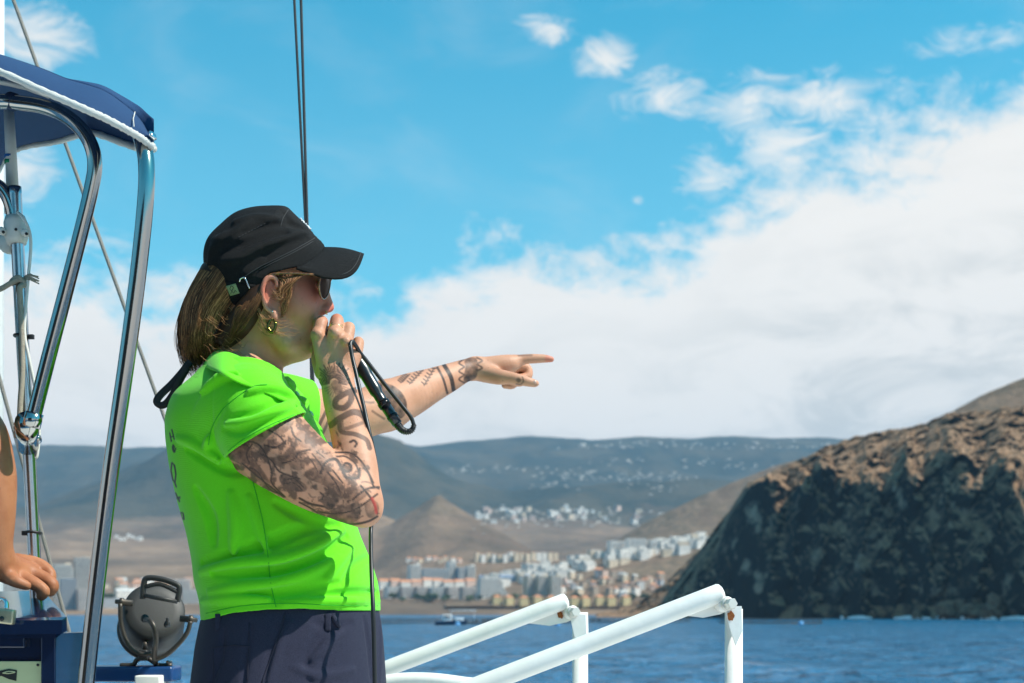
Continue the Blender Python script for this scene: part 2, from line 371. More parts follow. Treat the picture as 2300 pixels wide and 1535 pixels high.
# beach strip
def sheet(name, rows, m, label, cat, nz=0, amp=0.0, sc=60.0, seed=0.0):
    """rows: list of arrays of points (n,3)"""
    Gs = np.stack(rows); 
    if amp:
        q = Gs / sc + seed; Gs = Gs.copy(); Gs[..., 2] += amp * fbm(q, 5) * nz[:, None]
    o = link_mesh(name, Gs.reshape(-1, 3), grid_faces(Gs.shape[0], Gs.shape[1]), m, origin=tuple(Gs.reshape(-1, 3).mean(0)))
    return tag(o, label, cat, kind='structure')

def ridge_hill(name, px0, px1, ridge, Y0, Y1, Y2, foot, m, label, n=220, amp=10, sc=120.0, seed=1.0):
    px = np.linspace(px0, px1, n); rp = interp(px, ridge); rows = []
    ts = np.concatenate([np.linspace(0, 1, 46), np.linspace(1.05, 2, 14)]); nz = []
    for t in ts:
        if t <= 1: Yv = Y0 + (Y1 - Y0) * t; py = foot + (rp - foot) * (t ** 0.9)
        else: Yv = Y1 + (Y2 - Y1) * (t - 1); py = rp + 70 * (t - 1) ** 1.3
        rows.append(np.stack([(px - CX) * Yv / F, np.full(n, Yv), ZC + (HZ - py) * Yv / F], -1)); nz.append(min(t * 3, 1))
    return sheet(name, rows, m, label, 'hill', np.array(nz), amp, sc, seed)
M_hill = ground_mat('dry_hill', ((0.20, 0.128, 0.080), (0.145, 0.092, 0.058), (0.10, 0.075, 0.042), (0.24, 0.158, 0.10)), 0.008, 7)
ridge_hill('brown_hill', 1290, 2700, [(1290, 1300), (1380, 1222), (1450, 1180), (1550, 1130), (1650, 1085), (1740, 1045), (1850, 1012), (2000, 985), (2700, 930)], 2950, 3450, 4000, 1350, M_hill, 'smooth brown hill between the white terraces and the dark headland', amp=44, sc=300)
ridge_hill('grey_hill', 1950, 2900, [(1950, 1060), (2050, 985), (2120, 937), (2200, 888), (2300, 847), (2500, 790), (2900, 760)], 1500, 1900, 2300, 1200, M_hill, 'grey brown hill rising behind the headland at the right edge', amp=26, sc=160, seed=4)

# ------------------------------------------------------------------ headland with shaded sea cliff
RT = [(1340, 1381), (1380, 1376), (1420, 1360), (1500, 1308), (1570, 1240), (1640, 1150), (1680, 1092), (1750, 1056), (1850, 1011), (1950, 977), (2050, 959), (2130, 931), (2300, 918), (2800, 890), (3400, 1000)]
ET = [(1340, 1384), (1440, 1384), (1500, 1370), (1560, 1302), (1610, 1230), (1650, 1140), (1690, 1104), (1760, 1090), (1850, 1075), (2000, 1070), (2150, 1065), (2300, 1080), (2800, 1085), (3400, 1100)]
YB = [(1340, 1180), (1500, 1060), (1700, 960), (1900, 890), (2300, 780), (2800, 700), (3400, 640)]
n = 900; px = np.linspace(1340, 3400, n); rt, et, yb = interp(px, RT), interp(px, ET), interp(px, YB)
g1 = fbm(np.stack([px / 26, 0 * px, 0 * px], -1), 4); et = et + g1 * 120 * np.clip((px - 1640) / 90, 0, 1) ; et = np.maximum(et, rt + 6)
rows = []; ts = np.concatenate([np.linspace(-0.06, 1, 150), np.linspace(1.01, 2, 110), np.linspace(2.1, 3, 14)])
for t in ts:
    if t <= 1: Yv = yb + 16 * np.clip(t, 0, 1) ** 1.5 + (et < 1300) * 0; zt = ZC + (HZ - et) * (yb + 16) / F; z = np.where(t < 0, 60 * t, np.maximum(zt, 0.5) * t)
    elif t <= 2:
        Yv = yb + 16 + (t - 1) * 190; z0 = ZC + (HZ - et) * (yb + 16) / F; z1 = ZC + (HZ - rt) * (yb + 206) / F; z = z0 + (np.maximum(z1, z0 + 1) - z0) * (t - 1) ** 0.8
    else: Yv = yb + 206 + (t - 2) * 260; z = ZC + (HZ - rt) * (yb + 206) / F - 40 * (t - 2) ** 1.2
    rows.append(np.stack([(px - CX) * Yv / F, Yv, z], -1))
H = np.stack(rows); q = H.copy(); 
# buttresses and gullies run down the face, ledges across it
fl = fbm(np.stack([q[..., 0] / 17, q[..., 1] / 17, q[..., 2] / 85], -1), 5); rough = fbm(q / 9.0 + 3, 4); big = fbm(np.stack([q[..., 0] / 55, q[..., 1] / 55, q[..., 2] / 110], -1) + 8, 3)
wgt = np.clip(np.minimum(ts * 6 + 0.4, 1.6 - ts * 0.3), 0.25, 1)[:, None] * np.clip((et - rt) / 60 + 0.25, 0, 1)[None]
H[..., 1] -= wgt * (fl * 20 + rough * 20 + big * 26); H[..., 0] -= wgt * (fl * 9 + big * 8 - rough * 8)
up = np.clip((ts - 0.75) * 3, 0, 1)[:, None]
H[..., 2] += up * (rough * 6 + fl * 6) * np.clip(3.0 - ts, 0, 1)[:, None]
M_cliff = ground_mat('shade_toned_basalt', ((0.22, 0.130, 0.075), (0.30, 0.185, 0.11), (0.10, 0.064, 0.040), (0.34, 0.22, 0.14)), 0.035, 2.4, (1, 1, 0.5)); add_steep_shade(M_cliff, (0.018, 0.020, 0.020), .14, .40)  # near-black basalt on the steep face: the cliff's shade deepened in the colour
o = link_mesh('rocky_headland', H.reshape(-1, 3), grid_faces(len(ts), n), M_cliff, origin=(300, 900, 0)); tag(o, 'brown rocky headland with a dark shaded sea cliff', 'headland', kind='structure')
HEAD = H

# boulders at the foot of the cliff and pale rock scars
M_rock = ground_mat('pale_rock', ((0.22, 0.145, 0.095), (0.28, 0.19, 0.125), (0.10, 0.07, 0.05), (0.18, 0.12, 0.085)), 0.4, 0.4)
def boulder(px, py, Y, r, label):
    c = W(px, py, Y); mb = MB(); mb.ball(c, (r, r * 0.8, r * 0.9), 26, 18); v = np.array(mb.v); d = v - c
    v = c + d * (1 + 2.6 * fbm(v / (r * 0.6) + px, 5))[:, None]; mb.v = [tuple(x) for x in v]
    o = mb.build('boulder', M_rock, smooth=False); tag(o, label, 'rock', 'pale boulders at the cliff foot')
for k, (px_, py_, dY, r, lab) in enumerate(((2140, 1372, -8, 6.5, 'pale boulder with a pointed top at the cliff foot, left of the round one'), (2185, 1376, -9, 6.0, 'large round pale boulder at the cliff foot'),
        (2225, 1368, -7, 5.0, 'pale boulder right of the round one at the cliff foot'), (2118, 1388, -10, 3.4, 'small pale boulder by the surf, left end of the boulder group'), (2060, 1386, -9, 3.2, 'lone low boulder in the surf left of the boulder group'),
        (2235, 1345, -4, 3.0, 'small pale rock stuck low on the cliff above the boulders'))):
    boulder(px_, py_, float(interp(px_, YB)) + dY, r, lab)

# ------------------------------------------------------------------ sea
def sea_mat():
    mt = bpy.data.materials.new('sea_water'); mt.use_nodes = True; nt = mt.node_tree; b = nt.nodes['Principled BSDF']
    b.inputs['Base Color'].default_value = (0.016, 0.17, 0.34, 1); b.inputs['Roughness'].default_value = 0.16; b.inputs['IOR'].default_value = 1.33; b.inputs['Specular IOR Level'].default_value = 0.5
    geo = nt.nodes.new('ShaderNodeNewGeometry'); prev = None
    for sc, st, dist, sy in ((0.045, 1.0, 14.0, 0.9), (0.16, 1.0, 6.5, 1.0), (0.6, 1.0, 1.6, 1.0)):
        mp = nt.nodes.new('ShaderNodeMapping'); mp.inputs['Scale'].default_value = (sc, sc * sy * 2, sc); mp.inputs['Rotation'].default_value = (0, 0, 0.3); nt.links.new(geo.outputs['Position'], mp.inputs[0])
        t = nt.nodes.new('ShaderNodeTexNoise'); t.inputs['Scale'].default_value = 1.0; t.inputs['Detail'].default_value = 4; t.inputs['Distortion'].default_value = 0.5; nt.links.new(mp.outputs[0], t.inputs[0])
        bp = nt.nodes.new('ShaderNodeBump'); bp.inputs['Strength'].default_value = st; bp.inputs['Distance'].default_value = dist; nt.links.new(t.outputs[0], bp.inputs['Height'])
        if prev: nt.links.new(prev, bp.inputs['Normal'])
        prev = bp.outputs[0]
    nt.links.new(prev, b.inputs['Normal'])
    return mt
ang = np.linspace(-math.pi, math.pi, 241); rad = np.concatenate([[0.5], np.geomspace(3, 30000, 150)])
A, R_ = np.meshgrid(ang, rad); S = np.stack([R_ * np.sin(A), R_ * np.cos(A), 0 * A], -1)
amp_ = np.clip((R_ - 20) / 60, 0, 1) * np.clip((900 - R_) / 500, 0, 1)
S[..., 2] = amp_ * (fbm(np.stack([S[..., 0] / 9, S[..., 1] / 5, 0 * A], -1), 4) * 1.9)
o = link_mesh('sea', S.reshape(-1, 3), grid_faces(len(rad), len(ang)), sea_mat(), origin=(0, 0, 0)); tag(o, 'rippled deep blue sea reaching the shore', 'sea', kind='structure')

# surf along the cliff foot
M_foam = mat('surf_foam', (0.85, 0.87, 0.88), 0.8)
mb = MB()
for a, b_ in ((1905, 1960), (2010, 2092), (2160, 2178), (2205, 2240), (2250, 2330), (1890, 1896), (2105, 2125)):
    xs = np.linspace(a, b_, max(3, int((b_ - a) / 4))); rows = [[], []]
    for x in xs:
        Yb = float(interp(x, YB)) - 9 - 4 * random.random(); w = 0.6 + 1.6 * math.sin(math.pi * (x - a + 1) / (b_ - a + 2)) * random.uniform(0.5, 1)
        rows[0].append(((x - CX) * Yb / F, Yb, 0.25)); rows[1].append(((x - CX) * Yb / F, Yb - 7 * w, 0.3 + w))
        rows[1][-1] = ((x - CX) * Yb / F, Yb + 2.5 * w, 0.5 + w * 0.9)
    mb.grid(np.array(rows), thick=np.array([0, 1.5, -0.6]))
o = mb.build('surf', M_foam); tag(o, 'white surf breaking along the foot of the cliff', 'surf', kind='stuff')

# ------------------------------------------------------------------ buildings
WALLC = {'white': (0.88, 0.80, 0.72), 'cream': (0.80, 0.62, 0.44), 'pink': (0.78, 0.54, 0.43), 'yellow': (0.72, 0.56, 0.28), 'grey': (0.45, 0.45, 0.46), 'bluegrey': (0.25, 0.33, 0.42), 'navy': (0.06, 0.12, 0.22), 'tan': (0.50, 0.38, 0.28)}
ROOFC = {'orange': (0.60, 0.25, 0.12), 'flat': (0.62, 0.58, 0.54), 'slate': (0.22, 0.26, 0.34), 'brown': (0.34, 0.20, 0.14)}
def wallm(c): return mat('render_' + c, WALLC[c], 0.9, var=(0.15, 0.5, tuple(x * 0.88 for x in WALLC[c])))
def roofm(c): return mat('roof_' + c, ROOFC[c], 0.9, var=(0.3, 0.6, tuple(x * 0.8 for x in ROOFC[c])))
M_glass = mat('far_window_glass', (0.035, 0.05, 0.065), 0.15); M_slab = mat('balcony_slab', (0.74, 0.72, 0.69), 0.9)
PROTO = {}
def proto(kind, wall, roof, w, d, h):
    key = (kind, wall, roof, w, d, h)
    if key in PROTO: return PROTO[key]
    b = MB().box((0, 0, h / 2 - 3), (w / 2, d / 2, h / 2 + 3)); parts = []
    if kind == 'tower': b.box((w * 0.3, 0, h + 1.6), (w * 0.14, d * 0.3, 1.6))
    if kind == 'stepped':
        b = MB()
        for k in range(4): b.box((-(w * 0.07) * k * 0.5, 0, h * (k + 0.5) / 4 - (3 if k == 0 else 0)), (w / 2 * (1 - 0.09 * k), d / 2 * (1 - 0.1 * k), h / 8 + (3 if k == 0 else 0)))
    r = MB()
    if kind == 'hip':
        z0, rh = h + 0.02, w * 0.26; e = 0.6
        a = [(-w / 2 - e, -d / 2 - e, z0), (w / 2 + e, -d / 2 - e, z0), (w / 2 + e, d / 2 + e, z0), (-w / 2 - e, d / 2 + e, z0)]; rr = w * 0.12
        r.add(a + [(-rr, 0, z0 + rh), (rr, 0, z0 + rh)], [(0, 1, 5, 4), (1, 2, 5), (2, 3, 4, 5), (3, 0, 4), (3, 2, 1, 0)])
    elif kind == 'gable':
        z0, rh = h + 0.02, d * 0.28
        r.add([(-w / 2 - .5, -d / 2 - .5, z0), (w / 2 + .5, -d / 2 - .5, z0), (w / 2 + .5, d / 2 + .5, z0), (-w / 2 - .5, d / 2 + .5, z0), (-w / 2 - .5, 0, z0 + rh), (w / 2 + .5, 0, z0 + rh)], [(0, 1, 5, 4), (2, 3, 4, 5), (3, 0, 4), (1, 2, 5), (3, 2, 1, 0)])
    else:
        hh = h if kind != 'tower' else h
        for sx, sy, cx_, cy_ in ((w / 2 + .25, .25, 0, -d / 2), (w / 2 + .25, .25, 0, d / 2), (.25, d / 2 - .3, -w / 2, 0), (.25, d / 2 - .3, w / 2, 0)):
            s_ = 0.64 if kind == 'stepped' else 1
            r.box((cx_ * s_, cy_ * s_, hh + .45), (sx * s_ if sx > 1 else sx, sy * s_ if sy > 1 else sy, .45))
    win = MB(); fl = max(1, int(h / 3.3)); nx = max(2, int(w / 4.2))
    slab = MB(); has_slab = kind in ('hotel', 'stepped', 'tower')
    for k in range(fl):
        z = (k + 0.55) * h / fl; ww = w * (1 - 0.09 * int(k * 4 / fl)) if kind == 'stepped' else w; dd = d * (1 - 0.1 * int(k * 4 / fl)) if kind == 'stepped' else d; ox = -(w * 0.035) * int(k * 4 / fl) if kind == 'stepped' else 0
        for j in range(nx):
            x = ox + (j + 0.5) / nx * ww - ww / 2; hw = ww / nx * (0.36 if has_slab else 0.15)
            win.box((x, -dd / 2 - 0.02, z), (hw, 0.12, h / fl * 0.3))
        if has_slab: slab.box((ox, -dd / 2 - 0.75, z - h / fl * 0.42), (ww / 2 * 0.985, 0.7, 0.42))
        for sgn in (-1, 1): win.box((ox + sgn * (ww / 2 + 0.02), 0, z), (0.12, dd * 0.2, h / fl * 0.27))
    def me(mb, nm, m):
        q = bpy.data.meshes.new(nm); q.from_pydata(mb.v, [], mb.f); q.materials.append(m); q.update(); return q
    parts = [('roof', me(r, 'roof', roofm(roof)), None), ('windows', me(win, 'windows', M_glass), 'stuff')]
    if has_slab: parts.append(('balconies', me(slab, 'balconies', M_slab), 'stuff'))
    PROTO[key] = (me(b, 'building', wallm(wall)), parts); return PROTO[key]
def building(name, px, py, kind, wall, roof, wpx, hpx, label, group=None, rz=None, Y=None, cat='building', dfac=0.8, base=None):
    rz = rnd.uniform(.30, .55) if rz is None else rz + .35
    if Y is None and 1040 < px < 1700 and py > float(interp(px, TER)) + 1: Y, base = ter_Y(px, py), py
    Y = land_at(px, py) if Y is None else Y; s = Y / F; r5 = lambda v: max(round(v * s / 2) * 2.0, 3.0)
    w, h = r5(wpx), r5(hpx); me, parts = proto(kind, wall, roof, w, max(4.0, round(w * dfac / 2) * 2.0) if w < 30 else 16.0, h)
    o = bpy.data.objects.new(name, me); COL.objects.link(o); o.location = W(px, float(land_py(px, Y)) if base is None else base, Y); o.rotation_euler = (0, 0, rz); tag(o, label, cat, group)
    for nm, m_, kd in parts:
        c = bpy.data.objects.new(nm, m_); COL.objects.link(c); c.parent = o
        if kd: c['kind'] = kd
    return o
rnd = random.Random(5)
ORD = 'first second third fourth fifth sixth seventh eighth ninth tenth eleventh twelfth thirteenth fourteenth fifteenth'.split()
TER = [(1000, 1340), (1060, 1318), (1130, 1292), (1250, 1266), (1400, 1236), (1500, 1220), (1600, 1203), (1760, 1185)]
ridge_hill('terrace_hill', 1000, 1760, TER, 2420, 2880, 3100, 1362, M_hill, 'low brown slope carrying the white terraces', amp=4, sc=90, seed=9)
def ter_Y(px, py):
    rp = float(interp(px, TER)); t = min(1.0, max(0.02, (1362 - py) / (1362 - rp))) ** (1 / .9); return 2420 + 460 * t
G_T = 'white houses of the hillside terraces'
for k in range(120):          # white terraces climbing to the right
    t = rnd.random() ** 0.8; px_ = 1085 + 510 * t; rp = float(interp(px_, TER)); py_ = rp + 2 + rnd.random() * (34 - 8 * t)
    o = building('terrace_house', px_, py_, 'flat', rnd.choice(['white', 'white', 'white', 'white', 'cream']), 'flat', rnd.uniform(15, 28), rnd.uniform(11, 17), 'white flat roofed house in the dense terraces climbing to the headland', G_T, rnd.uniform(-.15, .25), Y=ter_Y(px_, py_), cat='house', base=py_)
for px_, py_, w, h, lab in ((1385, 1246, 40, 30, 'tall white block standing above the terraces, left of a pair'), (1428, 1243, 46, 32, 'widest white block standing highest above the terraces'), (1468, 1236, 24, 20, 'small white block right of the widest block above the terraces')):
    building('apartment_block', px_, py_, 'hotel', 'white', 'flat', w, h, lab, Y=ter_Y(px_, py_), base=py_)
for k in range(15): building('apartment_block', 1072 + 12.5 * k, 1263 - 0.25 * k + rnd.uniform(-2, 2), 'flat', rnd.choice(['cream', 'cream', 'white']), 'orange', 11, 17 + rnd.uniform(-2, 3), ORD[k] + ' block from the left in the cream row above the white terraces', 'cream blocks in a row')
for k in range(9): building('house', 918 + 14 * k + rnd.uniform(-3, 3), 1262 + rnd.uniform(-3, 3), 'hip', rnd.choice(['cream', 'white', 'pink']), 'orange', 11, 8, ORD[k] + ' small orange roofed house from the left under the cone hill', 'orange roofed houses under the cone hill', rnd.uniform(-.3, .3), cat='house')
for px_, w, h, wl, lab in ((930, 26, 32, 'white', 'white hotel tower at the left end of the blue hotel'), (975, 62, 24, 'bluegrey', 'long blue grey hotel wing between two white towers'), (1013, 20, 38, 'white', 'tall narrow white hotel tower in the middle of the blue hotel'), (1036, 26, 26, 'bluegrey', 'short blue grey hotel wing right of the tall white tower'), (1056, 18, 30, 'white', 'white hotel tower at the right end of the blue hotel')):
    building('hotel', px_, 1302, 'hotel' if wl != 'white' else 'tower', wl, 'flat', w, h, lab)
for k in range(9): building('row_house', 862 + 24 * k, 1322 + rnd.uniform(-2, 2), 'gable', rnd.choice(['white', 'pink', 'white']), 'orange', 22, 15, ORD[k] + ' low gabled terrace from the left behind the pink waterfront apartments', 'low terraces behind the waterfront', cat='house')
for k in range(6): building('apartment_block', 880 + 34 * k, 1344, 'hotel', 'pink' if k % 3 else 'white', 'flat', 32, 25, ORD[k] + ' waterfront apartment block with balconies, counting right from the green shirt', 'pink waterfront apartments')
building('hotel', 1105, 1341, 'stepped', 'white', 'flat', 70, 42, 'stepped white hotel with long balconies beside the pink apartments')
for k, (px_, w) in enumerate(((1100, 50), (1150, 60), (1195, 36))): building('warehouse', px_, 1306, 'gable', 'bluegrey', 'slate', w, 10, ORD[k] + ' low blue grey roofed building from the left behind the stepped hotel', 'blue grey roofs behind the hotel')
for px_, w, lab in ((1190, 26, 'cream hotel slab with columns, leftmost of three beside the stepped hotel'), (1218, 26, 'cream hotel slab with columns, middle one of three'), (1246, 26, 'cream hotel slab with columns, rightmost of three')):
    building('hotel', px_, 1338, 'tower', 'cream', 'flat', w, 44, lab)
for k, px_ in enumerate((1116, 1143, 1176, 1207, 1237, 1314, 1346, 1372, 1290, 1405)):
    building('villa', px_, 1357 + (k % 3), 'hip', 'yellow', 'orange', 19, 15, ORD[sorted((1116, 1143, 1176, 1207, 1237, 1314, 1346, 1372, 1290, 1405)).index(px_)] + ' yellow orange roofed waterfront villa from the left', 'yellow waterfront villas', rnd.uniform(-.15, .15), cat='house')
for k in range(48): building('house', rnd.uniform(1262, 1490), rnd.uniform(1296, 1346), rnd.choice(['flat', 'gable', 'hip']), rnd.choice(['tan', 'pink', 'cream', 'white', 'grey']), rnd.choice(['brown', 'orange', 'flat']), rnd.uniform(9, 18), rnd.uniform(9, 18), 'small brownish house in the crowded quarter left of the headland', 'crowded houses left of the headland', rnd.uniform(-.5, .5), cat='house')
for px_, py_, w, h, wl, kd, lab in ((140, 1366, 40, 96, 'cream', 'tower', 'tall cream apartment tower behind the blue console'), (153, 1370, 34, 68, 'navy', 'hotel', 'dark blue glass block on the waterfront left of the steel tube'), (184, 1362, 34, 108, 'tan', 'tower', 'tallest tan apartment tower left of the steel tube'), (188, 1371, 30, 46, 'pink', 'hotel', 'pink block in front of the tallest tan tower'),
        (172, 1340, 70, 60, 'white', 'hotel', 'wide pale block behind the dark blue block'), (255, 1366, 44, 22, 'grey', 'flat', 'low grey shed right of the steel tube'), (290, 1350, 60, 22, 'white', 'gable', 'low white hall behind the searchlight'), (430, 1356, 40, 30, 'white', 'hotel', 'white block just left of the green shirt'), (405, 1330, 40, 26, 'pink', 'hotel', 'pink block above the searchlight handle'), (60, 1360, 60, 60, 'cream', 'hotel', 'cream block behind the hand on the console'), (20, 1350, 60, 70, 'white', 'hotel', 'white block at the left edge')):
    building('apartment_block', px_, py_, kd, wl, 'flat', w, h, lab)
for k in range(26): building('house', rnd.uniform(235, 450), rnd.uniform(1308, 1330), rnd.choice(['flat', 'gable']), rnd.choice(['white', 'pink', 'cream']), rnd.choice(['orange', 'flat']), rnd.uniform(10, 18), rnd.uniform(7, 13), 'small pale house in the strip of town behind the searchlight', 'houses behind the searchlight', rnd.uniform(-.3, .3), cat='house')
for k in range(40):
    a = rnd.random(); building('house', 1070 + 360 * a + rnd.uniform(-15, 15), 1180 - 30 * rnd.random() - 8 * math.sin(a * 3), 'flat', rnd.choice(['white', 'white', 'cream', 'pink']), 'flat', rnd.uniform(8, 15), rnd.uniform(6, 10), 'white house in the village on the slope right of the cone hill', 'village houses right of the cone hill', rnd.uniform(-.4, .4), cat='house')
for k in range(7): building('house', 262 + 9 * k, 1211 + rnd.uniform(-4, 4), 'flat', 'white', 'flat', rnd.uniform(6, 10), rnd.uniform(5, 8), ORD[k] + ' tiny white house from the left in the hamlet beside the steel tube', 'hamlet houses left of the woman', cat='house')
# villages too far and too dense to count: one mass each
def far_houses(name, n, fx, label):
    mb = MB()
    for k in range(n):
        px_, py_, s = fx(k); Y = land_at(px_, py_); c = W(px_, float(land_py(px_, Y)), Y); w = s * Y / F
        mb.box((c[0], c[1], c[2] + w * 0.3), (w * rnd.uniform(.5, 1.3), w * 0.4, w * rnd.uniform(.22, .4)), R=Matrix.Rotation(rnd.uniform(.1, .6), 3, 'Z'))
    tag(mb.build(name, mat('far_render', (.60, .53, .46), .9, var=(.004, .9, (.36, .30, .25))), smooth=False), label, 'houses', kind='stuff')
HAM = [(1060, 1058), (1150, 1056), (1225, 1062), (1290, 1078), (1335, 1066), (1390, 1072), (1445, 1070), (1510, 1072), (1390, 1036), (1560, 1040), (1680, 1050), (1480, 1098), (1240, 1092)]
far_houses('distant_houses', 190, lambda k: (rnd.gauss(HAM[k % 13][0], 32), rnd.gauss(HAM[k % 13][1], 5), rnd.uniform(2.0, 4.6)), 'scattered white houses dotting the far hazy slopes')
far_houses('distant_terraces', 110, lambda k: (rnd.gauss(1260, 95), rnd.gauss(1166, 13), rnd.uniform(3, 6)), 'dense pale village houses on the middle slope')
far_houses('hilltop_houses', 80, lambda k: (rnd.uniform(1250, 1950), rnd.gauss(1003, 5), rnd.uniform(2.5, 5.5)), 'line of tiny white houses along the far hilltop')

# shore trees
M_leaf = mat('shore_foliage', (0.055, 0.085, 0.03), 0.8, var=(0.5, 0.8, (0.09, 0.11, 0.04))); M_bark = mat('shore_bark', (0.12, 0.08, 0.05), 0.9)
TREE = []
for v in range(3):
    r_ = random.Random(v); lv, lf = [], []
    for k in range(420):
        u = Vector((r_.gauss(0, 1), r_.gauss(0, 1), r_.gauss(0, 1))).normalized() * r_.uniform(0.55, 1.0); c = Vector((u.x * 5, u.y * 5, 6.5 + u.z * 3.2 + 0.6 * math.sin(u.x * 5)))
        a = Vector((r_.gauss(0, 1), r_.gauss(0, 1), r_.gauss(0, 1))).normalized() * 0.8; b_ = a.orthogonal().normalized() * 0.5; i = len(lv)
        lv += [c - a, c + b_, c + a, c - b_]; lf.append((i, i + 1, i + 2, i + 3))
    q = bpy.data.meshes.new('crown'); q.from_pydata([tuple(x) for x in lv], [], lf); q.materials.append(M_leaf)
    tb = MB().tube([(0, 0, -1), (0.1, 0, 2.5), (0.3, 0.2, 5.5)], [0.45, 0.35, 0.2], 7)
    for a in range(4): tb.tube([(0.1, 0, 2.6), (math.cos(a * 1.6) * 2, math.sin(a * 1.6) * 2, 5.6)], [0.22, 0.1], 5)
    t_ = bpy.data.meshes.new('trunk'); t_.from_pydata(tb.v, [], tb.f); t_.materials.append(M_bark); TREE.append((q, t_))
for k in range(46):
    px_ = rnd.choice([rnd.uniform(868, 1130), rnd.uniform(880, 1000), rnd.uniform(1100, 1480), rnd.uniform(235, 330)]); py_ = rnd.uniform(1349, 1356) if px_ > 500 else rnd.uniform(1335, 1356); Y = land_at(px_, py_) if px_ < 1040 else ter_Y(px_, py_); c = W(px_, float(land_py(px_, Y)) if px_ < 1040 else py_, Y)
    if px_ > 500: lab, g = 'round green tree on the shore in front of the pink apartments and villas', 'shore trees in front of the town'
    else: lab, g = 'dark green tree by the low sheds behind the searchlight', 'trees behind the searchlight'
    e = empty('shore_tree', c, lab, 'tree', g); sc = rnd.uniform(0.9, 1.6); e.scale = (sc * 1.3, sc, sc); e.rotation_euler = (0, 0, rnd.uniform(0, 6))
    for nm, m_ in zip(('crown', 'trunk'), TREE[k % 3]):
        c_ = bpy.data.objects.new(nm, m_); COL.objects.link(c_); c_.parent = e
# ------------------------------------------------------------------ on the water: fish farm, boat, buoys
M_dark = mat('farm_black', (0.02, 0.025, 0.03), 0.6); M_hull = mat('boat_white', (0.8, 0.8, 0.8), 0.4); M_buoy = mat('buoy_blue', (0.10, 0.32, 0.60), 0.5); M_bhull = mat('boat_navy', (0.03, 0.06, 0.12), 0.4)
for px_, py_, r, lab in ((930, 1401, 26, 'dark floating fish farm ring left of the white workboat'), (1130, 1400, 22, 'dark floating fish farm ring under the rear handrail'), (1215, 1398, 24, 'dark floating fish farm ring beside the blue buoy'), (1440, 1398, 20, 'dark floating fish farm ring behind the front handrail'), (1730, 1401, 18, 'dark floating fish farm ring right of the front rail post')):
    Y = ZC * F / (py_ - HZ); c = W(px_, py_, Y); e = empty('fish_farm_ring', c, lab, 'fish farm', 'fish farm rings')
    ring = [c + np.array([r * math.cos(a), r * math.sin(a), 0.25]) for a in np.linspace(0, 2 * math.pi, 49)]
    MB().tube(ring, 0.35, 6).build('float_collar', M_dark, e); MB().tube([p + np.array([0, 0, 1.3]) for p in ring], 0.14, 5).build('hand_line', M_dark, e)
    for k in range(0, 48, 2): MB().tube([ring[k], ring[k] + np.array([0, 0, 1.4])], 0.16, 5).build('post', M_dark, e)
Y = ZC * F / (1404 - HZ); c = W(1012, 1404, Y); e = empty('workboat', c, 'small white workboat moored at the fish farm', 'boat')
mb = MB()
hull = []
for x, w, z0 in ((-5, 1.5, 0.0), (-3, 1.8, 0), (0, 1.9, 0), (3, 1.4, .1), (5.2, 0.1, .5)):
    hull.append([(c[0] + x, c[1] + s_ * w * f_, zz) for s_, f_, zz in ((-1, 1, 1.3 + .04 * x), (-1, .8, 0.3 + z0), (0, 1, -0.2), (1, .8, 0.3 + z0), (1, 1, 1.3 + .04 * x))])
mb.grid(np.array(hull)); mb.build('hull', M_bhull, e)
MB().box((c[0] - 1, c[1], 2.2), (1.5, 1.2, 1.1), bev=0.15).build('cabin', M_hull, e); MB().box((c[0] + 2.8, c[1], 1.75), (1.4, 1.1, 0.5), bev=0.1).build('fore_deck', M_hull, e)
MB().box((c[0] - 1, c[1] - 1.22, 2.6), (1.1, .03, .35)).build('window', M_glass, e); MB().box((c[0] + 4, c[1], 4.6), (4.2, 1.3, 0.12), bev=.05).build('awning', M_hull, e)
for x in (0.2, 7.6): MB().tube([(c[0] + x, c[1], 1), (c[0] + x, c[1], 4.6)], 0.08, 6).build('awning_post', M_hull, e)
for px_, py_, lab in ((1253, 1406, 'blue round buoy floating between the two handrail posts'), (1799, 1404, 'blue round buoy floating right of the front rail post'), (1028, 1406, 'blue buoy floating beside the workboat')):
    Y = ZC * F / (py_ - HZ); c = W(px_, py_, Y); e = empty('buoy', c, lab, 'buoy'); r = 6 * Y / F
    MB().ball(c + np.array([0, 0, r * .5]), r, 14, 10).build('float_ball', M_buoy, e); MB().lathe(c + np.array([0, 0, r * 1.4]), (0, 0, 1), [(0, r * .25), (r * .3, r * .2)], 8).build('lifting_eye', M_dark, e)
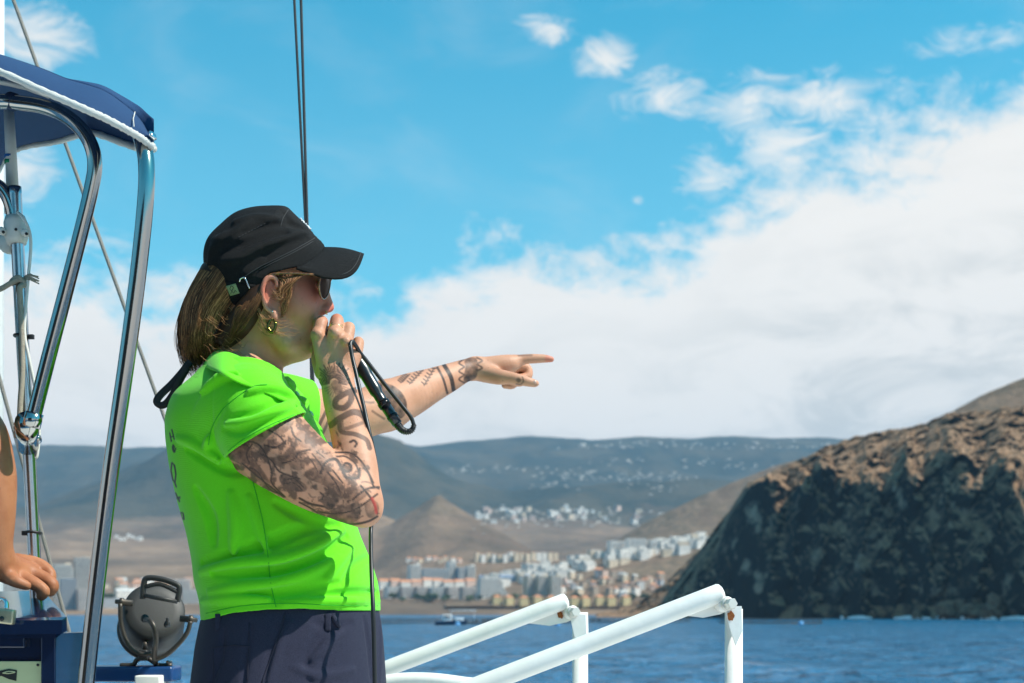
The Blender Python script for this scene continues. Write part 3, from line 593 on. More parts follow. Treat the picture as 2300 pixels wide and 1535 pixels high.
# ------------------------------------------------------------------ implicit surfaces (for bodies and cloth)
class Field:
    def __init__(s): s.ops = []
    def _add(s, fn, lo, hi, k, mode): s.ops.append((fn, np.array(lo, np.float32), np.array(hi, np.float32), k, mode)); return s
    def limb(s, pts, rs, k=0.01, mode='add', n=6, flat=None):
        q = catmull(np.concatenate([np.asarray(pts, float), np.asarray(rs, float)[:, None]], 1), n) if len(pts) > 2 else np.concatenate([np.asarray(pts, float), np.asarray(rs, float)[:, None]], 1)
        A, B = q[:-1].astype(np.float32), q[1:].astype(np.float32); mx = max(rs) + 0.03 + k
        lo, hi = q[:, :3].min(0) - mx, q[:, :3].max(0) + mx
        ax, fac = (np.array(flat[0], np.float32), flat[1]) if flat else (None, 1)
        if ax is not None: ax = ax / np.linalg.norm(ax)
        def fn(p):
            best = None
            for a, b in zip(A, B):
                ab = b[:3] - a[:3]; L2 = max(float(ab @ ab), 1e-9); d = p - a[:3]; t = np.clip(d @ ab / L2, 0, 1); d = d - t[:, None] * ab
                if ax is not None: d = d + ((fac - 1) * (d @ ax))[:, None] * ax
                v = np.sqrt((d * d).sum(1)) - (a[3] + (b[3] - a[3]) * t)
                best = v if best is None else np.minimum(best, v)
            return best
        return s._add(fn, lo, hi, k, mode)
    def ell(s, c, r, k=0.01, mode='add', rot=None):
        c = np.array(c, np.float32); r = np.array(r, np.float32); R = None if rot is None else np.array(rot.to_3x3().transposed(), np.float32); e = float(max(r)) + 0.03 + k
        def fn(p):
            q = p - c
            if R is not None: q = q @ R.T
            k0 = np.sqrt(((q / r) ** 2).sum(1)) + 1e-9; k1 = np.sqrt(((q / (r * r)) ** 2).sum(1)) + 1e-9
            return k0 * (k0 - 1) / k1
        return s._add(fn, c - e, c + e, k, mode)
    def slices(s, tab, k=0.01, mode='add', pw=2.3, dy=0.0, grow=0.0, ext=0.0):
        """tab rows: (photo row, back column, front column, half width m) at the woman's plane"""
        z = np.array([P(0, r[0])[2] for r in tab])[::-1]; xb = np.array([P(r[1], 0)[0] for r in tab])[::-1]; xf = np.array([P(r[2], 0)[0] for r in tab])[::-1]; hb = np.array([r[3] for r in tab])[::-1]
        zz = np.linspace(z[0], z[-1], 120)
        def sm(v):
            u = np.interp(zz, z, v); ker = np.hanning(13); ker /= ker.sum(); return np.convolve(np.pad(u, 6, mode='edge'), ker, 'valid')
        xb, xf, hb = sm(xb), sm(xf), sm(hb)
        lo = (xb.min() - .05, D + dy - hb.max() - .05, z[0] - .05); hi = (xf.max() + .05, D + dy + hb.max() + .05, z[-1] + .05)
        def fn(p):
            a = np.interp(p[:, 2], zz, xb); b = np.interp(p[:, 2], zz, xf); h = np.interp(p[:, 2], zz, hb) + grow; cx = (a + b) / 2; hx = (b - a) / 2 + grow
            u = np.abs(p[:, 0] - cx) / hx; v = np.abs(p[:, 1] - D - dy) / h; r = (u ** pw + v ** pw) ** (1 / pw)
            d = (r - 1) * np.minimum(hx, h); return np.maximum(d, np.maximum(z[0] - ext - p[:, 2], p[:, 2] - z[-1]))
        return s._add(fn, lo, hi, k, mode)
    def inflate(s, poly, wid, R, k=0.005, mode='add', dy=0.0, n=5, yoff=0.0):
        """silhouette polygon in photo pixels, rounded out to half width wid"""
        q = catmull(poly, n, True); q2 = np.array([P(x, y)[[0, 2]] for x, y in q], np.float32); R = R * D / F
        lo = (q2[:, 0].min() - .03, D + dy - wid - .03, q2[:, 1].min() - .03); hi = (q2[:, 0].max() + .03, D + dy + wid + .03, q2[:, 1].max() + .03)
        def fn(p):
            d = poly_sd(p[:, [0, 2]], q2); t = np.clip(-d / R, 0, 1); w = wid * np.sqrt(np.maximum(1 - (1 - t) ** 2, 0)); y = np.abs(p[:, 1] - D - dy)
            return np.where(d > 0, np.hypot(d, y), np.maximum(y - w, -0.03))
        return s._add(fn, lo, hi, k, mode)
    def extr(s, poly, mode='int', k=0.002, lo=None, hi=None):
        """photo-pixel polygon extruded along the view depth: keeps (int) or cuts (sub)"""
        q2 = np.array([P(x, y)[[0, 2]] for x, y in poly], np.float32)
        def fn(p):
            sc_ = D / p[:, 1]; return poly_sd(np.stack([p[:, 0] * sc_, ZC + (p[:, 2] - ZC) * sc_], 1), q2)
        big = 9.0
        if mode == 'sub': l = (q2[:, 0].min() - .03, -big, q2[:, 1].min() - .03); h = (q2[:, 0].max() + .03, big, q2[:, 1].max() + .03)
        else: l, h = (-big,) * 3, (big,) * 3
        return s._add(fn, l, h, k, mode)
    def plane(s, c, nrm, mode='sub', k=0.002, lo=(-9,) * 3, hi=(9,) * 3):
        """sub: removes the side the normal points to"""
        c = np.array(c, np.float32); nrm = np.array(nrm, np.float32); nrm /= np.linalg.norm(nrm)
        def fn(p): return -((p - c) @ nrm)
        return s._add(fn, lo, hi, k, mode)
    def shell(s, t): s.ops.append((None, np.full(3, -9., np.float32), np.full(3, 9., np.float32), t, 'shell')); return s
    def field(s, other, mode='add', k=0.005, off=0.0, lo=(-9,) * 3, hi=(9,) * 3):
        def fn(p): return other.ev(p) + off
        return s._add(fn, lo, hi, k, mode)
    def ev(s, p):
        p = np.asarray(p, np.float32); d = np.full(len(p), 0.2, np.float32); pl_, ph_ = p.min(0), p.max(0)
        for fn, lo, hi, k, mode in s.ops:
            if lo[0] > -8.5 and mode != 'shell':
                if (pl_ > hi).any() or (ph_ < lo).any(): continue
                m = None if (pl_ > lo).all() and (ph_ < hi).all() else np.all((p > lo) & (p < hi), 1)
                if m is not None and not m.any(): continue
            else: m = None
            if mode == 'shell': d = np.maximum(d, -(d + k)); continue
            q = p if m is None else p[m]; v = fn(q).astype(np.float32); a = d if m is None else d[m]
            if mode == 'add': h = np.maximum(k - np.abs(a - v), 0) / k; r = np.minimum(a, v) - h * h * k * .25
            else:
                if mode == 'sub': v = -v
                h = np.maximum(k - np.abs(a - v), 0) / k; r = np.maximum(a, v) + h * h * k * .25
            if m is None: d = r
            else: d[m] = r
        return d
    def ev_blocks(s, C, half):          # which blocks each op touches is handled by ev's own bounds
        return s.ev(C)
    def front(s, px, py, y0=-0.45, y1=0.45, n=300):
        """surface point seen at a photo pixel (march away from the camera)"""
        t = np.linspace(D + y0, D + y1, n); p = np.stack([W(px, py, y) for y in t]); v = s.ev(p); k = np.argmax(v < 0)
        if not (v < 0).any(): return P(px, py, 0.0)
        if k == 0: return p[0]
        f = v[k - 1] / (v[k - 1] - v[k]); return p[k - 1] + (p[k] - p[k - 1]) * f
    def mesh(s, lo, hi, h, block=8, slack=1.2):
        lo = np.array(lo, np.float64); nb = np.ceil((np.array(hi) - lo) / (h * block)).astype(int)
        I = np.stack(np.meshgrid(*[np.arange(n_) for n_ in nb], indexing='ij'), -1).reshape(-1, 3)
        bs = h * block; C = lo + (I + 0.5) * bs; v = s.ev(C); I = I[np.abs(v) < bs * slack]; I = I[np.lexsort((I[:, 2], I[:, 1] // 3, I[:, 0] // 3))]
        r = np.arange(block + 1); loc = np.stack(np.meshgrid(r, r, r, indexing='ij'), -1).reshape(-1, 3)
        n9 = block + 1; cells_id, cells_p, edges = [], [], []
        dims = nb * block + 2
        cr = np.array([[a, b, c] for a in (0, 1) for b in (0, 1) for c in (0, 1)])
        ce = [(i, j) for i in range(8) for j in range(i + 1, 8) if np.abs(cr[i] - cr[j]).sum() == 1]
        for st in range(0, len(I), 40):
            B = I[st:st + 40] * block; g = (B[:, None, :] + loc[None]); pts = lo + g.reshape(-1, 3) * h
            # sort work so each op only sees nearby points
            val = s.ev(pts).reshape(-1, n9, n9, n9)
            corner = np.stack([val[:, a:a + block, b:b + block, c:c + block] for a, b, c in cr], -1)
            neg = corner < 0; act = neg.any(-1) & ~neg.all(-1)
            w = np.argwhere(act); 
            if not len(w): continue
            cv = corner[act]; acc = np.zeros((len(w), 3)); cnt = np.zeros(len(w))
            for i, j in ce:
                a, b = cv[:, i], cv[:, j]; m = (a < 0) != (b < 0); t = np.where(m, a / np.where(m, a - b, 1), 0)
                acc += m[:, None] * (cr[i] + t[:, None] * (cr[j] - cr[i])); cnt += m
            gi = B[w[:, 0]] + w[:, 1:]; cells_p.append(lo + (gi + acc / cnt[:, None]) * h)
            cid = (gi[:, 0] * dims[1] + gi[:, 1]) * dims[2] + gi[:, 2]; cells_id.append(cid)
            edges.append(np.stack([np.where((cv[:, 0] < 0) != (cv[:, 4] < 0), np.where(cv[:, 0] < 0, 1, -1), 0), np.where((cv[:, 0] < 0) != (cv[:, 2] < 0), np.where(cv[:, 0] < 0, 1, -1), 0), np.where((cv[:, 0] < 0) != (cv[:, 1] < 0), np.where(cv[:, 0] < 0, 1, -1), 0)], 1))
        ids = np.concatenate(cells_id); pos = np.concatenate(cells_p); E = np.concatenate(edges)
        o = np.argsort(ids); ids, pos, E = ids[o], pos[o], E[o]
        sx, sy, sz = dims[1] * dims[2], dims[2], 1; faces = []
        for ax, (u, w_) in enumerate(((sy, sz), (sz, sx), (sx, sy))):
            m = E[:, ax] != 0; b = ids[m]; q = np.stack([b, b - u, b - u - w_, b - w_], 1); k = np.searchsorted(ids, q); k = np.clip(k, 0, len(ids) - 1); good = (ids[k] == q).all(1)
            k = k[good]; sg = E[m, ax][good]; k[sg < 0] = k[sg < 0][:, ::-1]; faces.append(k)
        return pos, np.concatenate(faces)
def poly_sd(p, q):
    """signed distance to a closed 2D polygon, negative inside"""
    best = np.full(len(p), 1e9, np.float32); ins = np.zeros(len(p), bool); m = len(q)
    for i in range(m):
        a, b = q[i], q[(i + 1) % m]; e = b - a; w = p - a; t = np.clip((w @ e) / max(float(e @ e), 1e-12), 0, 1); d = w - t[:, None] * e; best = np.minimum(best, (d * d).sum(1))
        if a[1] != b[1]:
            c = (a[1] > p[:, 1]) != (b[1] > p[:, 1]); ins ^= c & (p[:, 0] < (b[0] - a[0]) * (p[:, 1] - a[1]) / (b[1] - a[1]) + a[0])
    d = np.sqrt(best); return np.where(ins, -d, d)
def seg_dist(p, pts):
    best = np.full(len(p), 1e9)
    for a, b in zip(pts[:-1], pts[1:]):
        a = np.array(a, float); b = np.array(b, float); e = b - a; w = p - a; t = np.clip(w @ e / max(e @ e, 1e-9), 0, 1); d = w - t[:, None] * e; best = np.minimum(best, np.hypot(d[:, 0], d[:, 1]))
    return best
def topix(v):
    v = np.asarray(v, float); return np.stack([CX + F * v[:, 0] / v[:, 1], HZ - F * (v[:, 2] - ZC) / v[:, 1]], 1)
def vnormals(v, f):
    a, b, c, d = (v[f[:, i]] for i in range(4)); n_ = np.cross(c - a, d - b); out = np.zeros_like(v)
    for i in range(4): np.add.at(out, f[:, i], n_)
    return out / (np.linalg.norm(out, axis=1)[:, None] + 1e-12)
def rpx(r, dy=0.0): return r * (D + dy) / F
def set_attr(o, name, arr):
    a = o.data.attributes.new(name, 'FLOAT_COLOR', 'POINT'); q = np.zeros((len(arr), 4), np.float32); q[:, :arr.shape[1]] = arr; q[:, 3] = 1; a.data.foreach_set('color', q.ravel())

# ------------------------------------------------------------------ the woman: body
def L3(pts): return [P(x, y, d) for x, y, d in pts]
def RR(pts, r): return [rpx(q, p[2]) for p, q in zip(pts, r)]
def limb_px(fld, pts, rs, **k): fld.limb(L3(pts), RR(pts, rs), **k)
K = D / F
body = Field()
def E(x, y, d, rx, ry, rz, k=0.012, mode='add', rot=None): body.ell(P(x, y, d), (rx * K, ry * K, rz * K), k, mode, rot)
# head
E(586, 598, 0, 116, 94, 112)
E(650, 655, 0, 82, 68, 82, .02)
E(676, 716, 0, 44, 46, 42, .02)
limb_px(body, [(600, 735, 0), (650, 752, 0), (672, 766, 0)], [62, 50, 30], k=.02)
E(669, 766, 0, 31, 36, 35, .012)
for s_ in (-1, 1):
    E(668, 682, s_ * .038, 40, 26, 40, .02)
    E(722, 614, s_ * .022, 15, 22, 10, .012)
    limb_px(body, [(590, 700, s_ * .05), (640, 768, s_ * .035)], [26, 24], k=.02)
    E(727, 698, s_ * .0105, 12, 8, 9, .006)
limb_px(body, [(724, 632, 0), (731, 662, 0), (739, 690, 0)], [9, 10, 11.5], k=.010)
E(733, 702, -.0075, 5, 4, 4, .003, 'sub'); E(733, 702, .0075, 5, 4, 4, .003, 'sub')
body.limb([P(714, 727, -.019), P(718, 725, 0), P(714, 727, .019)], [rpx(5)] * 3, k=.006)
body.limb([P(703, 756, -.017), P(707, 757, 0), P(703, 756, .017)], [rpx(6)] * 3, k=.006)
body.limb([P(708, 742, -.018), P(713, 742, 0), P(708, 742, .018)], [rpx(5)] * 3, k=.004, mode='sub')
for s_ in (-1, 1): E(736, 640, s_ * .031, 12, 17, 12, .01, 'sub'); E(722, 641, s_ * .030, 11, 15, 11, .003)
limb_px(body, [(688, 788, 0), (640, 796, 0), (600, 800, 0)], [15, 22, 28], k=.02)
# neck
limb_px(body, [(560, 690, 0), (556, 780, 0), (548, 860, 0), (545, 900, 0)], [64, 61, 66, 80], k=.02)
# ear: plate, hollow, rim and lobe
tl = Matrix.Rotation(math.radians(-12), 4, 'Y')
E(607, 670, -.0735, 19, 6, 47, .006, 'add', tl)
E(612, 668, -.080, 11, 6, 30, .004, 'sub', tl)
body.limb([P(612, 703, -.079), P(597, 690, -.081), P(590, 660, -.083), P(594, 634, -.083), P(607, 622, -.081), P(620, 628, -.078), P(622, 644, -.077)], [rpx(q) for q in (5, 5, 5, 5.5, 5.5, 5, 4)], k=.003)
E(616, 712, -.077, 9, 5, 13, .004)
# torso under the shirt
TORSO = [(842, 455, 640, .10), (870, 425, 650, .125), (900, 396, 678, .158), (950, 381, 712, .172), (1000, 383, 738, .172), (1060, 391, 762, .168), (1130, 407, 785, .165), (1200, 427, 806, .164), (1260, 439, 832, .166), (1310, 444, 848, .170), (1345, 455, 852, .171), (1390, 460, 853, .172), (1420, 458, 856, .172)]
body.slices([(a, b + 16, c - 16, h - .014) for a, b, c, h in TORSO] + [(1600, 470, 830, .155), (1680, 500, 790, .14)], k=.03)
for s_ in (-1, 1): limb_px(body, [(548, 850, s_ * .05), (552, 905, s_ * .15)], [48, 66], k=.03)
# legs, inside the trousers
for s_ in (-1, 1): limb_px(body, [(645, 1560, s_ * .085), (655, 1780, s_ * .095), (660, 2040, s_ * .10), (640, 2260, s_ * .10), (632, 2500, s_ * .10), (632, 2555, s_ * .10)], [108, 92, 66, 62, 42, 44], k=.03); limb_px(body, [(620, 2560, s_ * .10), (740, 2572, s_ * .11)], [36, 24], k=.02)
# near arm
R_UP = [(556, 915, -.150), (604, 990, -.178), (692, 1062, -.190), (766, 1106, -.192), (806, 1130, -.190)]
limb_px(body, R_UP, [84, 92, 78, 63, 50], k=.03)
limb_px(body, [(800, 1128, -.192), (824, 1152, -.190)], [42, 27], k=.02)
R_FO = [(808, 1124, -.186), (801, 1045, -.168), (784, 965, -.128), (765, 895, -.086), (757, 850, -.062)]
limb_px(body, R_FO, [48, 47, 44, 40, 37], k=.014, flat=((.25, 1, 0), 1.12))
# near hand: metacarpals, then each finger on its own
MCP = [(715, 752, -.056), (753, 749, -.068), (777, 768, -.066), (799, 799, -.056)]
for (x, y, d), r in zip(MCP, (17, 17, 16, 14)):
    limb_px(body, [(752 + (x - 757) * .35, 848, -.058), ((x + 752 + (x - 757) * .35) / 2, (y + 848) / 2, -.062), (x, y, d)], [21, 19, r], k=.010, flat=((0, 1, 0), 1.25))
def finger(chain, rs, k=.0035): limb_px(body, chain, rs, k=k, n=4)
finger([(715, 754, -.054), (722, 724, -.040), (716, 735, -.012), (712, 755, -.006)], [15.5, 15, 12.5, 10.5])
finger([(754, 752, -.064), (757, 720, -.044), (751, 733, -.014), (745, 756, -.006)], [15.5, 15, 12.5, 10.5])
finger([(777, 771, -.062), (784, 737, -.044), (774, 748, -.014), (766, 770, -.006)], [15, 13.8, 12, 10])
finger([(799, 802, -.052), (806, 769, -.036), (797, 776, -.010), (788, 796, -.004)], [13.5, 11.8, 10.5, 9])
limb_px(body, [(728, 835, -.045), (716, 806, -.028), (718, 782, -.010), (726, 766, .004)], [22, 17, 14, 11], k=.008)
for x, y, d in MCP[:3]: E(x, y - 1, d - .012, 10, 7, 10, .006)
# far arm, pointing
L_UP = [(632, 925, .150), (700, 932, .225), (790, 935, .29), (866, 912, .335)]
limb_px(body, L_UP, [66, 60, 56, 54], k=.03)
L_FO = [(866, 912, .335), (915, 890, .37), (967, 867, .41), (1006, 850, .44), (1042, 834, .465), (1068, 828, .48)]
limb_px(body, L_FO, [54, 49, 38.5, 32, 25.5, 24], k=.015)
PALM = [(1068, 828, .48), (1100, 826, .488), (1140, 819, .495), (1158, 815, .50)]
limb_px(body, PALM, [24, 25, 22, 15], k=.012)
limb_px(body, [(1080, 832, .50), (1150, 828, .535)], [20, 17], k=.015)
limb_px(body, [(1085, 836, .50), (1140, 842, .56)], [18, 14], k=.012)
limb_px(body, [(1158, 811, .50), (1184, 807, .503), (1202, 806, .505), (1224, 806, .507), (1238, 807.5, .508)], [13, 11, 10.5, 9, 6.5], k=.006)
limb_px(body, [(1092, 840, .472), (1122, 847, .458), (1150, 850, .450), (1178, 856, .448), (1198, 861, .450), (1204, 862, .451)], [20, 17.5, 13.5, 11.5, 9, 7], k=.010)
finger([(1150, 820, .53), (1182, 828, .54), (1184, 846, .535), (1164, 850, .525)], [13, 11.5, 10.5, 9], .005)
finger([(1146, 828, .55), (1176, 840, .56), (1170, 858, .55), (1150, 858, .54)], [12, 11, 10, 8.5], .005)
finger([(1138, 840, .57), (1158, 854, .575), (1150, 866, .565), (1134, 866, .555)], [11, 10, 8.5, 7.5], .005)

zcut = P(0, 1230)[2]
bv, bf = body.mesh((P(360, 0)[0], D - .32, zcut), (W(1260, 0, D + .5)[0], D + .62, P(0, 440)[2]), 0.0021)
b2v, b2f = body.mesh((P(360, 0)[0], D - .25, ZC - .98), (P(900, 0)[0], D + .25, zcut + .004), 0.006, slack=1.4)      # hips and legs, all under cloth
bf = np.concatenate([bf, b2f + len(bv)]); bv = np.concatenate([bv, b2v])
bp_ = topix(bv); bn = vnormals(bv, bf); cam_pos = np.array([0, 0, ZC]); facing = ((cam_pos - bv) * bn).sum(1) > 0
# tattoo ink: strokes and filled shapes lying on the skin
ink = np.zeros(len(bv)); red = np.zeros(len(bv))
def z3(pts): return [(360 + x / 3.198, 760 + y / 3.198) for x, y in pts]
def z2(pts): return [(680 + x / 3.833, 680 + y / 3.833) for x, y in pts]
def stroke(pts, w, a=.9, sel=None, smooth=True):
    pts = np.array(pts, float)
    if smooth and len(pts) > 2: pts = catmull(pts, 5)
    m = sel & (bp_[:, 0] > pts[:, 0].min() - w - 4) & (bp_[:, 0] < pts[:, 0].max() + w + 4) & (bp_[:, 1] > pts[:, 1].min() - w - 4) & (bp_[:, 1] < pts[:, 1].max() + w + 4)
    i = np.where(m)[0]
    if len(i): d = seg_dist(bp_[i], pts); ink[i] = np.maximum(ink[i], a * np.clip((w / 2 + 1.2 - d) / 2.0, 0, 1))
def fill(poly, a, sel, n=5):
    q = catmull(poly, n, True).astype(np.float32); m = sel & (bp_[:, 0] > q[:, 0].min() - 4) & (bp_[:, 0] < q[:, 0].max() + 4) & (bp_[:, 1] > q[:, 1].min() - 4) & (bp_[:, 1] < q[:, 1].max() + 4); i = np.where(m)[0]
    if len(i): d = poly_sd(bp_[i].astype(np.float32), q); mot = 0.72 + 0.9 * fbm(np.concatenate([bp_[i] / 9, bp_[i][:, :1] * 0], 1), 3); ink[i] = np.maximum(ink[i], min(1, a * 1.25) * np.clip((1.2 - d) / 2.4, 0, 1) * np.clip(mot, .25, 1.1))
near = facing & (bv[:, 1] < D - .035) & (bp_[:, 1] > 800); far_ = facing & (bv[:, 1] > D + .12)
up = near & (bv[:, 1] < D - .10)
for poly, a in (([(470, 830), (600, 735), (650, 830), (610, 910), (540, 890)], .85), ([(620, 840), (700, 900), (790, 1040), (760, 1080), (680, 1000)], .62), ([(860, 985), (920, 975), (1045, 1055), (1035, 1100), (930, 1095), (865, 1040)], .85),
        ([(770, 860), (860, 850), (930, 780), (990, 760), (900, 900), (880, 940)], .72), ([(1160, 1120), (1250, 1100), (1285, 1170), (1220, 1235), (1170, 1200)], .9), ([(1230, 1230), (1350, 1200), (1420, 1170), (1440, 1260), (1400, 1320), (1320, 1335), (1200, 1290)], .8),
        ([(1040, 960), (1150, 920), (1250, 1000), (1330, 1080), (1290, 1160), (1180, 1060), (1060, 1010)], .66), ([(800, 640), (960, 590), (930, 650), (880, 690), (800, 730), (760, 710)], .62), ([(980, 680), (1080, 640), (1180, 740), (1110, 800), (1000, 770)], .42),
        ([(920, 860), (1000, 800), (1050, 880), (1010, 950), (940, 930)], .55), ([(640, 700), (720, 660), (800, 720), (860, 760), (760, 800), (680, 780)], .5), ([(1480, 1170), (1560, 1180), (1565, 1270), (1500, 1290), (1470, 1230)], .55), ([(1100, 780), (1200, 790), (1250, 880), (1180, 900), (1110, 850)], .38),
        ([(1060, 560), (1010, 620), (1090, 660), (1140, 700), (1090, 620)], .35), ([(1320, 1120), (1440, 1060), (1500, 1110), (1400, 1180)], .6)): fill(z3(poly), a, up)
for pts, w in (([(620, 740), (700, 760), (760, 840), (800, 960), (800, 1040), (895, 1140)], 4), ([(590, 900), (720, 1010), (885, 1140)], 4), ([(750, 770), (830, 785), (900, 740)], 5), ([(1000, 1150), (1080, 1190), (1180, 1210)], 5), ([(1000, 1180), (1070, 1215), (1130, 1255)], 4), ([(1150, 970), (1190, 890), (1260, 870), (1300, 930), (1340, 1000), (1420, 1000), (1430, 940)], 7),
        ([(1260, 820), (1380, 830), (1470, 920), (1530, 1040)], 4), ([(1270, 850), (1330, 850), (1400, 900), (1420, 950)], 3.5), ([(1310, 930), (1330, 900), (1365, 910), (1370, 945), (1340, 960), (1315, 940)], 6), ([(1380, 1160), (1480, 1085), (1570, 1070)], 5), ([(1440, 1060), (1520, 1160), (1560, 1260)], 5), ([(1200, 1290), (1350, 1335), (1480, 1320), (1560, 1280)], 5), ([(1150, 1250), (1260, 1260), (1400, 1230), (1560, 1120)], 4),
        ([(700, 620), (760, 650), (850, 700), (900, 760)], 4), ([(940, 640), (960, 700), (1010, 740)], 4), ([(880, 900), (960, 870), (1000, 820), (1080, 800)], 4), ([(720, 830), (800, 880), (860, 960), (1000, 1010)], 4), ([(1060, 860), (1100, 900), (1130, 960)], 3), ([(1090, 830), (1140, 890), (1170, 940)], 3), ([(1120, 810), (1180, 860)], 3), ([(1200, 960), (1260, 1040), (1290, 1100)], 4), ([(1240, 950), (1310, 1040)], 3.5), ([(640, 930), (700, 960), (780, 1080), (860, 1120)], 3.5), ([(900, 1020), (960, 1010), (1030, 1070)], 3), ([(890, 1045), (960, 1040), (1020, 1090)], 3), ([(1150, 1110), (1170, 1130), (1160, 1160)], 4), ([(1460, 930), (1500, 980), (1530, 1060), (1570, 1080)], 4), ([(660, 760), (620, 830), (640, 900)], 4)): stroke(z3(pts), w, .92, up)
rr = random.Random(3)
for k in range(70):           # fine hatching that fills the sleeve
    x, y = rr.uniform(520, 845), rr.uniform(955, 1178); a = rr.uniform(0, 6.28); l = rr.uniform(8, 26); stroke([(x, y), (x + math.cos(a) * l * .5 + rr.uniform(-5, 5), y + math.sin(a) * l * .5 + rr.uniform(-5, 5)), (x + math.cos(a) * l, y + math.sin(a) * l)], rr.uniform(2, 3.4), rr.uniform(.4, .8), up & (bp_[:, 1] > 1075 - .0 * bp_[:, 0]) | (up & (bp_[:, 0] < 760)))
red = .7 * up * np.clip((5 - seg_dist(bp_, [(836, 1120), (843, 1135), (845, 1152)])) / 3, 0, 1)
mot = fbm(np.concatenate([bp_ / 15, bp_[:, :1] * 0 + 3], 1), 4) + .6 * np.abs(fbm(np.concatenate([bp_ / 9, bp_[:, :1] * 0 + 9], 1), 3))
uarm = up & (seg_dist(bp_, [(520, 960), (692, 1062), (812, 1132)]) < 96) & (bp_[:, 0] + .55 * (bp_[:, 1] - 1000) < 860)
ink = np.where(uarm, np.maximum(ink, .76 * np.clip((mot - .05) * 8, 0, 1)), ink)
fo = near & (bp_[:, 0] > 695)
for k in range(27):           # ray burst at the wrist
    a = math.radians(170 + k * 200 / 26) if k < 27 else 0; r0, r1 = 34, (118 + 26 * (k % 2)) * (1 if 5 < k < 21 else .78); c = (1248, 318); stroke(z3([(c[0] + r0 * math.cos(a), c[1] + r0 * math.sin(a)), (c[0] + r1 * math.cos(a), c[1] + r1 * math.sin(a))]), 2.6, .85, fo, False)
for k in range(12):
    a = math.radians(20 + k * 140 / 11); c = (1268, 330); stroke(z3([(c[0] + 50 * math.cos(a), c[1] + 50 * math.sin(a)), (c[0] + 95 * math.cos(a), c[1] + 95 * math.sin(a))]), 1.8, .5, fo, False)
fill(z3([(1225, 330), (1255, 300), (1295, 325), (1310, 370), (1300, 410), (1260, 405), (1240, 370)]), .75, fo)
stroke(z3([(1405, 372), (1340, 392), (1265, 440), (1262, 490), (1320, 500), (1365, 455), (1375, 410)]), 13, .8, fo); stroke(z3([(1225, 625), (1300, 570), (1390, 530), (1460, 560), (1490, 625)]), 14, .75, fo); stroke(z3([(1285, 590), (1300, 670), (1400, 690), (1480, 730), (1505, 790)]), 10, .75, fo); stroke(z3([(1365, 745), (1390, 735), (1410, 755), (1400, 778)]), 5, .9, fo); stroke(z3([(1300, 600), (1320, 650), (1420, 620), (1470, 600)]), 8, .55, fo)
for pts, w, a in (([(1160, 560), (1210, 660), (1245, 780)], 5, .9), ([(1215, 535), (1275, 640), (1300, 755)], 9, .95), ([(1860, 455), (1970, 452)], 5, .5), ([(200, 935), (150, 1040), (110, 1130)], 7, .75), ([(225, 1010), (190, 1090), (155, 1165)], 6, .7), ([(540, 855), (580, 862), (610, 858)], 5, .6), ([(600, 935), (660, 975), (700, 1000)], 5, .6)): stroke(z2(pts), w, a, far_)
fill(z2([(1395, 488), (1490, 476), (1508, 560), (1490, 650), (1400, 690), (1385, 640), (1400, 560)]), 1.0, far_, 3)
for y in (520, 590, 660): stroke(z2([(1390, y - 35), (1345, y), (1392, y + 32)]), 3.5, .85, far_)
for y in (500, 560): stroke(z2([(1500, y - 25), (1545, y), (1505, y + 25)]), 3.5, .8, far_)
for (a, b) in (((1130, 565), (1045, 712)), ((1022, 588), (920, 700)), ((905, 625), (842, 690))):
    stroke(z2([a, b]), 2.4, .85, far_, False)
    for t in np.linspace(.05, .95, 6):
        c = (a[0] + (b[0] - a[0]) * t, a[1] + (b[1] - a[1]) * t); 
        for s_ in (-1, 1): stroke(z2([c, (c[0] + s_ * 22 - 3, c[1] - 14 + 6 * s_)]), 3.0, .8, far_, False)
fill(z2([(630, 690), (740, 700), (840, 760), (895, 860), (885, 960), (830, 1000), (770, 940), (720, 860), (690, 790)]), .95, far_)
fill(z2([(1855, 645), (1880, 665), (1862, 692), (1835, 672)]), 1, far_); stroke(z2([(1890, 640), (1900, 675), (1875, 705), (1840, 700)]), 2.6, .7, far_)
flush = np.zeros(len(bv)); hd = bp_[:, 1] < 815
for x, y, r, a in ((690, 660, 40, .8), (745, 695, 22, .9), (600, 650, 34, .9), (660, 690, 50, .5)): flush = np.maximum(flush, a * np.exp(-((bp_[:, 0] - x) ** 2 + (bp_[:, 1] - y) ** 2) / (r * r)) * (hd & (bv[:, 1] < D + .1)))
flush = np.maximum(flush, .6 * (np.hypot(bp_[:, 0] - 1240, bp_[:, 1] - 807) < 16) * far_)
lips = np.exp(-((bp_[:, 0] - 713) ** 2 + (bp_[:, 1] - 742) ** 2) / 240.0) * hd * (np.abs(bv[:, 1] - D) < .03); flush = np.maximum(flush, lips)

